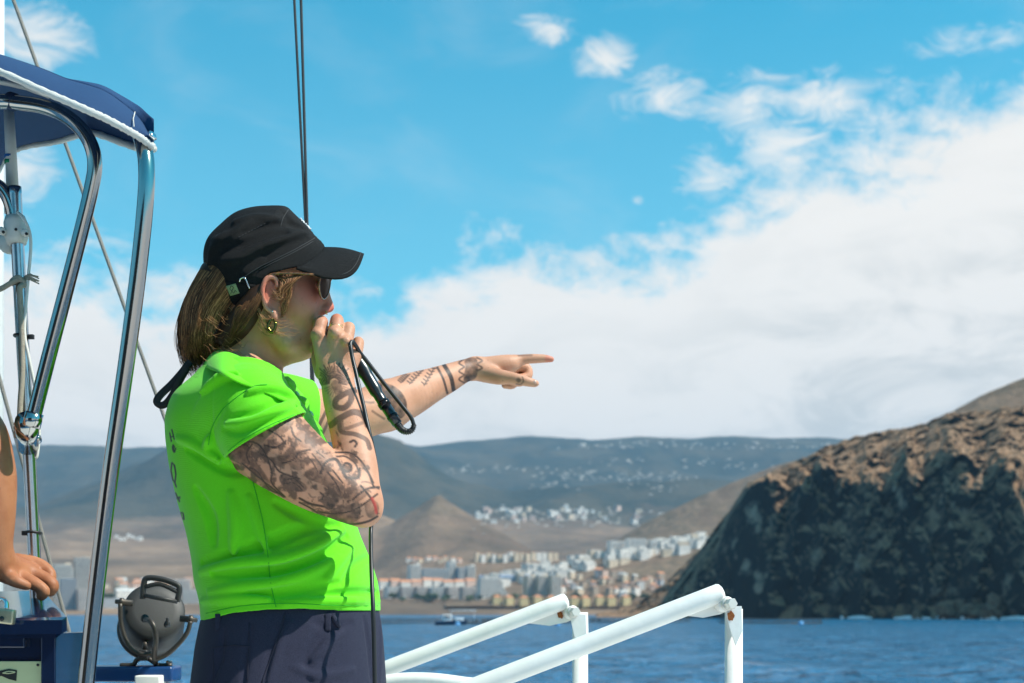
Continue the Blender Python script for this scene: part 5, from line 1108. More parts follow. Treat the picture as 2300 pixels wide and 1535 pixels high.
MB().lathe(P(735, 622, -.0685), (0, -1, 0), [(0, .0016), (.0006, .0016)], 8).build('hinge_pin', M_chr, gl)
M_gold = mat('gold', (.85, .58, .18), .18, 1.0); M_dkgold = mat('dark_gold', (.16, .12, .03), .2, 1.0)
def ring_pts(c, ax, r, n=24):
    c = Vector(c); ax = Vector(ax).normalized(); a = ax.orthogonal().normalized(); b = ax.cross(a); return [c + (a * math.cos(t) + b * math.sin(t)) * r for t in np.linspace(0, 2 * math.pi, n + 1)]
rg = MB().tube(ring_pts(P(755.5, 737, -.054), P(757, 720, -.044) - P(754, 752, -.064), rpx(15.8)), .0012, 7, cap=False).build('ring', M_gold, woman)
MB().tube(ring_pts(P(755, 741, -.0565), P(757, 720, -.044) - P(754, 752, -.064), rpx(16)), .0010, 7, cap=False).build('second_band', M_gold, rg)
q = P(751, 735, -.068); MB().ball(q, (.0026, .0018, .0026), 9, 6).build('stone', M_dkgold, rg)
for dx, dz in ((-3, -2), (3, 2), (0, -4), (-2, 3)): MB().ball(P(751 + dx, 735 + dz, -.0685), (.001, .001, .001), 7, 5).build('bead', M_gold, rg)
er = MB().tube(catmull([P(613, 716, -.083), P(605, 724, -.085), P(602, 736, -.086), P(609, 746, -.086), P(617, 740, -.086), P(619, 726, -.085), P(615, 717, -.083)], 4), [.0014] * 3 + [.0025] * 6 + [.0032] * 7 + [.0025] * 5 + [.0014] * 4, 10).build('hoop_earring', M_dkgold, woman)
MB().ball(P(612, 700, -.0825), .0016, 8, 6).build('stud_earring', M_chr, woman)
MB().tube(ring_pts(P(733, 703, -.0175), (1, -.2, .3), .0035, 14), .0005, 5).build('nose_ring', M_gold, woman)
M_strap = mat('black_webbing', (.012, .012, .013), .7, bump=(900, .4, .0006))
st = [(428, 812, -.03), (408, 838, -.028), (385, 864, -.026), (362, 886, -.026), (352, 902, -.026), (360, 911, -.028), (374, 906, -.030), (390, 884, -.034), (402, 858, -.040), (420, 826, -.045)]
cl_ = catmull([P(*q) for q in st], 6); rows = []
for i, p in enumerate(cl_):
    t = cl_[min(i + 1, len(cl_) - 1)] - cl_[max(i - 1, 0)]; t /= np.linalg.norm(t); nrm = np.cross(t, (0, 1, 0)); nrm /= np.linalg.norm(nrm); rows.append([p + nrm * .0056 + np.array([0, -.004, 0]), p + np.array([0, -.0055, 0]), p - nrm * .0056 + np.array([0, -.004, 0]), p - nrm * .0056 + np.array([0, .004, 0]), p + np.array([0, .0055, 0]), p + nrm * .0056 + np.array([0, .004, 0]), p + nrm * .0056 + np.array([0, -.004, 0])])
MB().grid(np.array(rows)).build('neck_strap', M_strap, woman)
# finger nails
M_nail = mat('finger_nail', (.55, .32, .25), .25, coat=.4)
MB().ball(P(1199, 858.5, .4435), (.0062, .0022, .0042), 10, 6).build('finger_nail', M_nail, woman)

# ------------------------------------------------------------------ microphone and its cord
M_mic = mat('black_mic_plastic', (.010, .012, .016), .28, coat=.3); M_foam2 = mat('black_foam', (.006, .006, .006), .95, bump=(1500, .8, .001)); M_rub = mat('black_rubber', (.012, .012, .013), .42); M_ring = mat('mic_ring', (.03, .03, .032), .25, .8)
mic = empty('microphone', P(800, 820, -.02), 'black handheld microphone held to the mouth, its cord looped up through the fingers', 'microphone')
A0, A1, A2, A3 = P(742, 742, .006), P(812, 824, -.012), P(862, 906, -.024), P(897, 958, -.034)
ax = (A2 - A1) / np.linalg.norm(A2 - A1)
MB().tube(catmull([P(744, 744, .006), P(780, 784, -.004), P(812, 826, -.012), P(840, 872, -.019), P(861, 906, -.024)], 5), [.0125] * 6 + [.0135] * 6 + [.0115] * 5 + [.0095] * 4, 18).build('handle', M_mic, mic)
hd_ = MB(); hd_.ball(P(712, 764, .004), (.0165, .017, .026), 18, 12); hd_.build('windscreen', M_foam2, mic); MB().tube([P(722, 754, .004), P(746, 746, .006)], [.012, .012], 14).build('neck', M_mic, mic)
MB().tube([P(860, 904, -.0235), P(866, 913, -.0252)], .0112, 18).build('collar_ring', M_ring, mic); MB().tube([P(866, 913, -.0252), P(892, 952, -.032)], [.0096, .0090], 18).build('plug', M_mic, mic); MB().tube([P(880, 934, -.029), P(884, 940, -.030)], .0103, 18).build('collar_ring', M_ring, mic)
spr = catmull([P(889, 948, -.031), P(897, 960, -.034), P(906, 968, -.036), P(917, 970, -.037), P(926, 965, -.037), P(930, 954, -.037)], 10)
MB().tube(spr, [.0068 + .0011 * math.cos(i * 1.9) - .0026 * i / len(spr) for i in range(len(spr))], 12).build('strain_relief', M_rub, mic)
cord = catmull([P(930, 956, -.037), P(922, 936, -.038), P(900, 908, -.040), P(860, 858, -.046), P(826, 814, -.052), P(809, 793, -.058), P(800, 778, -.066), P(792, 768, -.074), P(787, 772, -.080), P(788, 784, -.084), P(792, 806, -.088), P(800, 840, -.098), P(809, 880, -.112), P(818, 918, -.130), P(826, 956, -.146), P(836, 1000, -.150), P(846, 1060, -.13), P(845, 1120, -.11), P(834, 1180, -.10), P(833, 1230, -.13), P(835, 1300, -.17), P(838, 1370, -.195), P(840, 1440, -.20), P(842, 1540, -.205), P(846, 1800, -.21), P(860, 2300, -.22)], 6)
cord = np.concatenate([cord, catmull([P(860, 2300, -.22), P(880, 2500, -.23) , np.array([P(920, 0)[0], D - .26, FEET[2] + .004]), np.array([P(1100, 0)[0], D - .2, FEET[2] + .004]), np.array([P(1500, 0)[0], D + .2, FEET[2] + .004])], 6)[1:]])
MB().tube(cord, .0036, 10).build('cord', M_rub, mic)
# ------------------------------------------------------------------ boat: deck under everyone's feet
M_deck = mat('deck_white', (.72, .71, .68), .6, var=(6, .5, (.62, .61, .58))); M_white = mat('white_rail_paint', (.82, .81, .78), .38, bump=(35, .3, .003), var=(14, .5, (.72, .69, .62))); M_steel = mat('stainless_tube', (.44, .43, .41), .13, 1.0, bump=(220, .03, .001)); M_galv = mat('galvanised_tube', (.50, .53, .56), .24, 1.0, var=(60, .5, (.38, .41, .45)))
M_blue = mat('glossy_blue_paint', (.004, .014, .045), .16, coat=.6, bump=(40, .12, .001), var=(18, .4, (.003, .010, .032))); M_beam = mat('blue_beam_paint', (.008, .050, .17), .3, bump=(80, .2, .001), var=(22, .5, (.007, .036, .12)))
DZ = FEET[2]
dk = MB().box((-.2, 2.6, DZ - .06), (3.6, 2.4, .058), bev=.01).build('boat_deck', M_deck, origin=(-.2, 2.6, DZ)); tag(dk, 'white painted deck of the boat underfoot', 'deck', kind='structure')
hull_ = MB()
hull_.box((-.2, 2.6, (DZ - .12) / 2 - .2), (3.5, 2.3, (DZ - .12) / 2 + .2), bev=.05).build('boat_hull', M_white, dk)

# unseen cabin added behind the camera to cut fill light and darken tube reflections
M_var = mat('varnished_wood', (.085, .040, .018), .3, var=(5, .7, (.05, .022, .010)), coat=.4); M_navyw = mat('navy_panel', (.012, .03, .07), .4); M_dglass = mat('dark_window', (.01, .013, .016), .08)
wh = empty('light_blocker_cabin', (-2.5, -1.6, DZ), 'unseen dark cabin added behind the camera to cut fill light and darken the steel tubes', 'light_blocker_cabin')
MB().box((-2.5, -2.1, DZ + 1.25), (1.9, .9, 1.25), bev=.03).build('wall', M_var, wh); MB().box((-2.5, -2.0, DZ + 2.58), (2.05, 1.15, .06), bev=.03).build('roof', M_navyw, wh)
for x in (-3.8, -2.7, -1.6): w_ = MB().box((x, -1.195, DZ + 1.7), (.42, .012, .36), bev=.01).build('window', M_dglass, wh); MB().box((x, -1.19, DZ + 1.29), (.47, .03, .03), bev=.006).build('sill', M_navyw, w_)
MB().box((-1.0, -1.19, DZ + .62), (.36, .012, .6), bev=.01).build('door', M_navyw, wh)

# ------------------------------------------------------------------ white handrails
M_bolt = mat('white_bolt', (.62, .60, .55), .35, .3); M_rust = mat('rust', (.20, .055, .012), .9, var=(400, .7, (.35, .12, .03)))
def handrail(label, dy, a, b, r, post, pr_, bolt, br, rust):
    e = empty('handrail', (P(post[0][0], post[0][1], dy)[0], D + dy, DZ), label, 'handrail')
    n_ = 16; pts = [P(a[0] + (b[0] - a[0]) * t, a[1] + (b[1] - a[1]) * t, dy - .02) for t in np.linspace(0, 1, n_)]
    MB().tube(pts, rpx(r, dy), 28, round_end=True).build('rail_tube', M_white, e)
    foot = P(a[0], a[1], dy - .02); MB().tube([foot + np.array([.01, 0, .0]), np.array([foot[0] - .05, foot[1], DZ])], rpx(r * .9, dy), 20).build('lower_tube', M_white, e)
    top = P(post[0][0], post[0][1], dy); MB().tube([np.array([top[0], top[1], DZ]), top], rpx(pr_, dy), 24).build('post', M_white, e)
    x, y = bolt; br_ = rpx(br, dy); c = P(x, y, dy) + np.array([0, -.032, 0])
    # hinge lugs
    lug = [P(x - 110, y + 24, dy - .0), P(x - 60, y + 30, dy), P(x - 22, y + 22, dy), P(x - 4, y + 14, dy), P(x - 8, y - 10, dy), P(x - 40, y - 30, dy)]
    MB().prism([q + np.array([0, -.012, 0]) for q in lug], (0, .007, 0)).build('lug_plate', M_white, e, smooth=False)
    tong = [P(x - 16, y + 4, dy), P(x + 20, y + 4, dy), P(x + 22, y + 60, dy), P(x + 8, y + 92, dy), P(x - 6, y + 50, dy)]
    MB().prism([q + np.array([0, -.036, 0]) for q in tong], (0, .009, 0)).build('tongue_plate', M_white, e, smooth=False)
    MB().prism([q + np.array([.006, -.002, 0]) for q in tong], (0, .006, 0)).build('tongue_plate', M_white, e, smooth=False)
    ax_ = (.35, -1, .1); MB().lathe(c + np.array([-.012, .01, 0]), ax_, [(-.02, br_ * 1.25), (.012, br_ * 1.25)], 22).build('hinge_barrel', M_white, e)
    MB().lathe(c + np.array([-.010, -.004, 0]), ax_, [(0, br_ * 1.15), (.004, br_ * 1.2), (.006, br_ * 1.05)], 22).build('washer', M_bolt, e)
    MB().lathe(c + np.array([-.007, -.012, 0]), ax_, [(0, br_), (.012, br_), (.014, br_ * .85)], 6).build('bolt_head', M_bolt, e, smooth=False)
    for rx_, ry_, q_ in rust:
        cc = P(rx_, ry_, dy) + np.array([0, -.0135 if q_ < 9 else -.0385, 0]); n2 = 18; pl_ = []
        for k in range(n2): t = 6.283 * k / n2; rr_ = rpx(q_ if q_ < 12 else q_ * .6, dy) * (1 + .18 * math.sin(2 * t + rx_) + .12 * math.sin(5 * t)); pl_.append(cc + np.array([math.cos(t) * rr_ * .75, 0, math.sin(t) * rr_ * 1.2 - rr_ * .3 * math.cos(t)]))
        MB().prism(pl_, (0, .0009, 0)).build('rust_stain', M_rust, e, smooth=False)
    return e
handrail('nearer white steel handrail with its bolted hinge in front of the dark cliff', 0.0, (1010, 1566), (1616, 1333), 22, [(1648, 1368)], 20, (1638, 1358), 13, [(1634, 1384, 9.5)])
handrail('farther white steel handrail with a rusty hinge in front of the town', .55, (700, 1566), (1268, 1351), 18, [(1303, 1376)], 17.5, (1294, 1376), 11.5, [(1258, 1381, 8)])
cr_ = empty('low_guard_tube', (P(930, 0)[0], D + .3, DZ), 'white curved guard tube low behind the handrails', 'guard rail')
MB().tube(catmull([P(700, 1640, .3), P(800, 1552, .3), P(880, 1530, .3), P(960, 1527, .3), P(1040, 1536, .3), P(1120, 1550, .3), P(1240, 1620, .3), P(1270, 1750, .3)], 6), rpx(16, .3), 18).build('bent_tube', M_white, cr_)
for x_ in (708, 1268): q = P(x_, 1650 if x_ < 900 else 1745, .3); MB().tube([q, np.array([q[0], q[1], DZ])], rpx(15, .3), 16).build('leg', M_white, cr_)

# ------------------------------------------------------------------ blue canopy on its steel frame
M_can = cloth_mat('blue_canvas', (0.010, 0.043, 0.118), 300, (0.013, 0.052, 0.138), bump=.35, sheen=.05, rough=.8); M_trim = mat('white_piping', (.74, .73, .68), .95, bump=(700, 1.0, .003))
can = empty('canopy', P(150, 250, 0.0), 'blue canvas canopy with white piping on a bent steel frame', 'canopy')
TOP = [(-420, 40, -.10), (-260, 52, -.16), (-120, 86, -.22), (0, 122, -.26), (90, 152, -.27), (150, 176, -.27), (200, 190, -.27), (240, 206, -.27), (280, 234, -.275), (314, 266, -.29), (346, 318, -.325)]
NEARH = [(-420, 90, -.24), (-260, 100, -.28), (-120, 118, -.33), (0, 160, -.36), (90, 200, -.37), (150, 226, -.37), (200, 248, -.37), (240, 266, -.36), (285, 290, -.35), (316, 308, -.34), (346, 330, -.33)]
FARH = [(-420, 640, .30), (-260, 560, .32), (-120, 470, .34), (-20, 400, .34), (18, 345, .34), (62, 326, .32), (125, 316, .27), (182, 300, .18), (214, 297, .05), (300, 326, -.18), (345, 331, -.30)]
t_, n_, f_ = (catmull([P(*q) for q in c], 6) for c in (TOP, NEARH, FARH))
rows = [n_ * (1 - u) + t_ * u + np.array([0, -.014, .0]) * math.sin(u * 3.14) for u in np.linspace(0, 1, 7)]
g = np.stack(rows); g[..., 1] += fbm(g * 9, 3) * .012; MB().grid(g, thick=np.array([0, .002, -.001])).build('side_flap', M_can, can)
rows = [t_ * (1 - u) + f_ * u + np.array([0, 0, .05]) * math.sin(u * 3.14) * (1 - .6 * u) for u in np.linspace(0, 1, 14)]
g = np.stack(rows); g[..., 2] += fbm(g * 7 + 3, 3) * .012 * np.sin(np.linspace(0, 3.14, 14))[:, None]; MB().grid(g, thick=np.array([0, 0, -.002])).build('top_sheet', M_can, can)
def fuzzy(pts, r): q = catmull(pts, 3); return MB().tube(q, [r * (1 + .16 * math.sin(i * 2.4) * math.sin(i * .7)) for i in range(len(q))], 10)
fuzzy(n_[::2] + np.array([0, -.003, -.002]), rpx(8.5, -.36)).build('piping', M_trim, can); fuzzy(f_[::2] + np.array([0, -.002, -.003]), rpx(7.5, .1)).build('piping', M_trim, can)
fuzzy([P(-60, 172, -.18), P(0, 184, -.2), P(60, 198, -.21), P(110, 216, -.22)], rpx(6, -.2)).build('piping', M_trim, can)
MB().tube(surf := [P(303, 252, -.300), P(299, 268, -.330), P(301, 284, -.352)], .0009, 6).build('corner_stitching', M_trim, can)
MB().lathe(P(341, 306, -.335), (.9, -.3, .5), [(0, .008), (.003, .008), (.0045, .005)], 16).build('snap_fastener', M_chr, can)
def stub(label_, pts, r, name, m=M_steel, parent=can, n=22): return MB().tube(catmull([P(*q) for q in pts], 8), r, n).build(name, m, parent)
stub('', [(-420, 330, -.1), (-160, 232, -.16), (0, 228, -.2), (40, 231, -.205), (95, 239, -.21), (140, 256, -.215), (180, 288, -.22), (205, 328, -.22), (213, 372, -.22), (205, 425, -.22), (185, 510, -.22), (148, 655, -.22), (110, 800, -.22), (72, 950, -.22)], rpx(16.5, -.22), 'inner_bow')
stub('', [(305, 276, -.24), (313, 300, -.285), (323, 330, -.32), (329, 375, -.335), (327, 450, -.34), (312, 600, -.34), (286, 800, -.34), (250, 1050, -.34), (218, 1310, -.34), (193, 1540, -.34), (150, 1960, -.34)], rpx(18.5, -.34), 'outer_bow')
q0 = P(150, 1958, -.34); MB().tube([q0, np.array([q0[0] - .02, q0[1], DZ])], rpx(18.5, -.34), 20).build('outer_bow_foot', M_steel, can)
MB().tube([P(78, 928, -.22), P(70, 960, -.22)], rpx(20, -.22), 22).build('end_sleeve', M_steel, can)
MB().tube([P(20, 226, -.20), P(34, 231, -.203)], rpx(20, -.2), 18).build('sail_tie', mat('navy_webbing', (.012, .03, .08), .8), can)

# ------------------------------------------------------------------ antenna pole with its fittings and ropes
M_plas = mat('white_plastic', (.70, .68, .62), .45, var=(60, .4, (.62, .59, .52))); M_zip = mat('black_zip_tie', (.015, .015, .016), .5); M_rope = mat('cream_rope', (.50, .44, .34), .9, bump=(900, 1, .003), var=(300, .6, (.38, .33, .25))); M_green = mat('green_tape', (.01, .32, .12), .5); M_btape = mat('blue_tape', (.02, .14, .42), .5)
pole = empty('antenna_pole', (P(85, 0)[0], D - .08, DZ), 'steel pole with a white plastic joint, rope and clamp behind the canopy bow', 'pole')
PD = -.08
stub('', [(33, 420, PD), (40, 560, PD), (52, 790, PD), (65, 1010, PD), (78, 1270, PD), (95, 1600, PD), (108, 1850, PD)], rpx(14.5, PD), 'lower_tube', M_galv, pole)
q0 = P(108, 1848, PD); MB().tube([q0, np.array([q0[0] + .02, q0[1], DZ])], rpx(14.5, PD), 18).build('foot_tube', M_galv, pole)
stub('', [(-140, 400, PD), (-60, 404, PD), (-10, 415, PD), (14, 438, PD), (27, 470, PD), (32, 500, PD)], rpx(15, PD), 'bent_arm', M_steel, pole)
MB().tube([P(34, 486, PD), P(35, 500, PD), P(37, 535, PD), P(38, 549, PD)], [rpx(20), rpx(25), rpx(25), rpx(20)], 20).build('joint_block', M_plas, pole)
MB().ball(P(22, 545, PD + .02), (rpx(26), rpx(20), rpx(26)), 16, 10).build('joint_cover', M_plas, pole)
for x, y in ((8, 522), (60, 526)): MB().lathe(P(x, y, PD - .012), (0, -1, 0), [(0, rpx(8)), (.012, rpx(8)), (.014, rpx(5))], 14).build('screw_boss', M_plas, pole); MB().lathe(P(x, y, PD - .026), (0, -1, 0), [(0, rpx(3.4)), (.0015, rpx(3.4))], 10).build('screw_hole', M_zip, pole)
MB().lathe(P(36, 516, PD - .0198), (0, -1, 0), [(0, rpx(3.2)), (.001, rpx(3.2))], 10).build('screw_hole', M_zip, pole)
MB().tube([P(30, 470, PD + .03), P(24, 330, PD + .03), P(20, 250, PD + .03)], [rpx(14), rpx(12), rpx(11)], 16).build('antenna_rod', M_plas, pole); MB().tube([P(29, 480, PD + .03), P(27, 432, PD + .03)], rpx(18), 16).build('antenna_base', M_plas, pole)
MB().tube([P(23.6, 361, PD + .03), P(23.4, 369, PD + .03)], rpx(12.8), 16).build('tape_band', M_green, pole); MB().tube([P(23.2, 349, PD + .03), P(23.1, 355, PD + .03)], rpx(12.7), 16).build('tape_band', M_btape, pole)
MB().tube(catmull([P(38, 476, PD - .01), P(52, 490, PD - .02), P(66, 520, PD - .02), P(69, 560, PD - .02), P(62, 640, PD - .02), P(55, 740, PD - .02), P(64, 800, PD - .02), P(78, 870, PD - .01), P(88, 950, PD), P(84, 1020, PD), P(77, 1030, PD)], 6), rpx(3.4), 8).build('white_cable', M_plas, pole)
kn = MB().tube(catmull([P(-60, 676, PD - .02), P(0, 650, PD - .02), P(25, 636, PD - .022), P(45, 628, PD - .02), P(58, 634, PD - .008), P(52, 642, PD + .012), P(34, 640, PD + .012), P(27, 632, PD - .014), P(42, 624, PD - .022), P(56, 640, PD - .02), P(45, 646, PD - .024), P(46, 680, PD - .022), P(50, 760, PD - .022), P(50, 840, PD - .022), P(46, 900, PD - .022), P(44, 950, PD - .022)], 6), rpx(6), 8).build('lashing_rope', M_rope, pole)
for k in range(9): MB().tube([P(54, 622 + k * .6, PD - .02), P(68, 618 + k * 1.1 + random.uniform(-3, 3), PD - .025), P(84 + random.uniform(-6, 4), 623 + k * 1.5 + random.uniform(-4, 4), PD - .025)], rpx(1.6), 5).build('frayed_end', M_rope, kn)
for y, x in ((756, 50), (1197, 75)): MB().tube(ring_pts(P(x, y, PD), (.05, .1, 1), rpx(16.5)), rpx(3), 8, cap=False).build('zip_tie', M_zip, pole); MB().box(P(x + (20 if y < 900 else -19), y + 1, PD - .004), (rpx(6), rpx(5), rpx(5)), bev=.001).build('zip_tie_head', M_zip, pole)
cp = MB().tube([P(60, 948, PD - .10), P(62, 1000, PD - .005)], rpx(25, -.1), 18).build('tube_clamp', M_steel, pole); MB().tube(ring_pts(P(63, 985, PD - .03), (.05, .3, 1), rpx(24, -.1)), rpx(6), 8, cap=False).build('clamp_band', M_galv, pole)
for k in range(4): MB().tube(ring_pts(P(47, 955 + 9 * k, PD - .05), (.1, .2, 1), rpx(11)), rpx(4.5), 8, cap=False).build('rope_turn', M_rope, pole)
MB().lathe(P(80, 985, PD - .04), (1, -.3, 0), [(0, rpx(7)), (.008, rpx(7))], 6).build('clamp_bolt', M_steel, pole)
mast = empty('mast', (P(-24, 0, 1.2)[0], D + 1.2, DZ), 'white mast standing at the left edge behind the canopy', 'mast'); q = P(-24, 0, 1.2)
MB().tube([np.array([q[0] - .01, q[1], DZ]), np.array([q[0], q[1], 8.0])], .042, 22).build('mast_tube', M_white, mast); MB().tube([np.array([q[0] - .01, q[1], DZ]), np.array([q[0] - .01, q[1], DZ + .06])], .075, 22).build('mast_step', M_steel, mast)
# rigging
M_wire = mat('steel_wire_rope', (.26, .24, .21), .5, .4, bump=(1200, 1, .002)); M_line = mat('dark_halyard', (.045, .05, .055), .8, bump=(1500, 1, .002))
def stay(name, label, a, b, r, m): 
    a, b = np.array(a, float), np.array(b, float); o = MB().tube([a + (b - a) * t for t in np.linspace(0, 1, 24)], r, 8).build(name, m, origin=tuple(min((a, b), key=lambda v: v[2]))); tag(o, label, 'rope'); return o
def ext(p1, p2, Y1, Y2, t0, t1): a, b = W(*p1, Y1), W(*p2, Y2); return a + (b - a) * t0, a + (b - a) * t1
stay('rigging_wire', 'grey wire stay slanting behind the canopy and the shirt back', *ext((30, 0), (379, 965), 3.4, 3.4, -.6, 2.2), rpx(4.2, .9), M_wire)
stay('rigging_wire', 'grey wire stay low at the left, passing behind the hand', *ext((2, 862), (172, 1480), 3.2, 3.2, -2.0, 1.25), rpx(4.6, .7), M_wire)
stay('halyard', 'dark halyard rising behind the cap, left one of a pair', *ext((661, 0), (689, 560), 3.1, 3.1, -.6, 2.75), rpx(2.9, .6), M_line)
stay('halyard', 'dark halyard rising behind the cap, right one of a pair', *ext((676, 0), (700, 860), 3.1, 3.1, -.5, 1.75), rpx(3.2, .6), M_line)
lab_rail = MB().box((W(690, 0, 3.1)[0], 3.1, DZ + .02), (.18, .05, .02), bev=.005).build('fife_rail', M_steel); tag(lab_rail, 'steel deck plate where the two halyards are made fast', 'deck fitting')

# ------------------------------------------------------------------ blue console with plate and padlock
CD = -.16
con = empty('console', (P(0, 0, CD)[0], D + CD, DZ), 'glossy blue painted wooden console with a sloping lid', 'console')
LF, RT_, TPF = -420, 150, [(-420, 1336), (95, 1326), (150, 1386), (-420, 1398)]
lid = [P(-420, 1398, -.27), P(139, 1393, -.27), P(150, 1386, -.255), P(96, 1327, -.02), P(-420, 1337, -.02)]
MB().prism([q + np.array([0, 0, 0]) for q in lid], (0, 0, -.022)).build('lid', M_blue, con, smooth=False)
lip = [P(-420, 1422, -.262), P(126, 1419, -.262), P(136, 1412, -.25), P(100, 1360, -.03), P(-420, 1366, -.03)]
MB().prism(lip, (0, 0, -.010)).build('lid_moulding', M_blue, con, smooth=False)
x0, x1 = P(-420, 0, -.25)[0], P(127, 0, -.25)[0]; zt = P(0, 1424, -.25)[2]
MB().box(((x0 + x1) / 2, D - .135, (zt + DZ) / 2), ((x1 - x0) / 2 - .004, .105, (zt - DZ) / 2)).build('cabinet_body', M_blue, con, smooth=False)
for a, b in ((94, 127),): MB().box(((P(a, 0, -.25)[0] + x1) / 2, D - .247, (zt + DZ) / 2 - .001), ((x1 - P(a, 0, -.25)[0]) / 2, .008, (zt - DZ) / 2), bev=.002).build('corner_stile', M_blue, con, smooth=False)
MB().box(((x0 + x1) / 2 - .02, D - .246, P(0, 1440, -.25)[2]), ((x1 - x0) / 2 - .03, .006, rpx(14)), bev=.002).build('top_rail', M_blue, con, smooth=False)
pt = MB().box((P(-20, 0, -.25)[0], D - .2455, P(0, 1560, -.25)[2]), (rpx(112, -.25), .002, rpx(74, -.25)), bev=.0008).build('engraved_plate', mat('cream_plate', (.52, .54, .30), .5, var=(30, .6, (.44, .46, .25))), con, smooth=False)
M_ink = mat('black_ink', (.01, .01, .01), .6)
sy = [(-60, 1512), (-20, 1510), (0, 1507), (20, 1503), (38, 1506), (36, 1530), (20, 1526), (4, 1519), (-20, 1518), (-60, 1522)]
MB().prism([P(x, y, -.2485) for x, y in sy], (0, .0012, 0)).build('printed_symbol', M_ink, pt, smooth=False)
MB().tube(catmull([P(6, 1512, -.249), P(20, 1508, -.249), P(34, 1510, -.249), P(20, 1513, -.249), P(6, 1512, -.249)], 4), .0009, 5).build('printed_symbol', mat('cream_ink', (.5, .52, .3), .6), pt)
MB().lathe(P(85, 1494, -.2475), (0, -1, 0), [(0, rpx(3.2)), (.001, rpx(2.6))], 10).build('plate_screw', M_zip, pt)
pk = empty('padlock', P(8, 1400, -.29), 'brass padlock hanging at the edge of the console lid', 'padlock')
MB().box(P(6, 1384, -.29), (rpx(24), .008, rpx(15)), R=Matrix.Rotation(.12, 3, 'Y'), bev=.003).build('lock_body', mat('worn_brass', (.55, .50, .34), .35, .7, var=(120, .6, (.40, .36, .25))), pk)
MB().tube(catmull([P(-8, 1372, -.29), P(-8, 1355, -.285), P(4, 1346, -.28), P(14, 1354, -.285), P(14, 1370, -.29)], 5), .0035, 10).build('shackle', M_chr, pk)
MB().lathe(P(4, 1390, -.2985), (0, -1, 0), [(0, rpx(5)), (.0012, rpx(5))], 12).build('keyhole', M_zip, pk)

# ------------------------------------------------------------------ blue beam with the searchlight
BD = .55
beam = empty('blue_beam', (P(265, 0, BD)[0], D + BD, DZ), 'blue painted beam carrying the searchlight, on a white stanchion', 'beam')
a, b = P(60, 1496, BD), P(398, 1530, BD); MB().box(((a + b) / 2), ((b[0] - a[0]) / 2, .045, (a[2] - b[2]) / 2), bev=.006).build('beam_bar', M_beam, beam)
c = P(338, 1532, BD - .05); MB().box((c[0], c[1], c[2] - .05), (rpx(28, BD), .028, .0645), bev=.004).build('white_block', M_white, beam); MB().tube([(c[0], c[1] + .05, DZ), (c[0], c[1] + .05, P(0, 1531, BD)[2])], .028, 18).build('stanchion', M_white, beam)
for x in (150, 380): c = P(x, 1494, BD - .01); MB().lathe(c, (0, 0, 1), [(0, rpx(9)), (.008, rpx(9)), (.010, rpx(6))], 6).build('bolt', M_steel, beam, smooth=False)
M_lamp = mat('grey_lamp_paint', (.022, .022, .021), .55, bump=(180, .15, .001), var=(40, .5, (.017, .017, .016))); M_lampd = mat('dark_lamp_metal', (.025, .025, .025), .5); M_brk = mat('bracket_metal', (.06, .055, .05), .45, .6, var=(90, .6, (.10, .075, .055)))
sl = empty('searchlight', P(330, 1492, BD), 'round grey searchlight with a top handle, on a forked bracket', 'searchlight')
LC = P(347, 1372, BD); s_ = (D + BD) / F; fwd = Vector((.30, -.86, .40)).normalized()     # the flat back cover looks this way
R0 = 71 * s_
MB().lathe(Vector(LC) - fwd * .055, fwd, [(-.055, R0 * .80), (-.05, R0 * .98), (0, R0 * 1.02), (.03, R0 * .98), (.052, R0 * .955), (.056, R0 * .90), (.0585, R0 * .60), (.059, .002)], 48).build('housing', M_lamp, sl)
MB().lathe(Vector(LC) - fwd * .113, fwd, [(-.012, R0 * .80), (-.006, R0 * 1.02), (.006, R0 * 1.06), (.010, R0 * .98)], 48).build('front_rim', M_lampd, sl)
MB().lathe(Vector(LC) - fwd * .118, fwd, [(-.012, .002), (-.008, R0 * .6), (0, R0 * .8)], 40).build('lens', mat('lamp_glass', (.6, .65, .7), .05, trans=.8), sl)
hp = [(318, 1340), (322, 1306), (332, 1296), (360, 1299), (392, 1310), (404, 1320), (400, 1342), (394, 1348), (360, 1340), (330, 1334)]
hl = catmull([P(x, y, BD - .075) for x, y in ((320, 1346), (323, 1312), (331, 1299), (362, 1301), (396, 1313), (403, 1323), (398, 1352))], 4)
MB().tube(hl, rpx(6.5, BD), 10).build('handle', M_lampd, sl); MB().tube([P(325, 1338, BD - .078), P(398, 1352, BD - .078)], rpx(5, BD), 10).build('handle_foot', M_lampd, sl)
MB().tube(catmull([P(326, 1318, BD - .076), P(360, 1313, BD - .076), P(399, 1330, BD - .076)], 4), rpx(5, BD), 10).build('handle_bar', M_lampd, sl)
PA, PB = P(274, 1353, BD - .03), P(428, 1392, BD - .03)
for q, d_ in ((PA, -1), (PB, 1)): MB().lathe(Vector(q), (d_, 0, .1 * -d_), [(-.022, rpx(9)), (-.004, rpx(9)), (-.003, rpx(12)), (.004, rpx(12)), (.006, rpx(7)), (.014, rpx(6))], 14).build('pivot_knob', M_brk, sl)
for pts in ([(270, 1356), (272, 1400), (284, 1440), (300, 1462), (322, 1470), (340, 1468)], [(428, 1396), (420, 1422), (400, 1448), (372, 1472), (345, 1484)]): MB().tube(catmull([P(x, y, BD - .04) for x, y in pts], 5), rpx(5.2, BD), 10).build('yoke_arm', M_brk, sl)
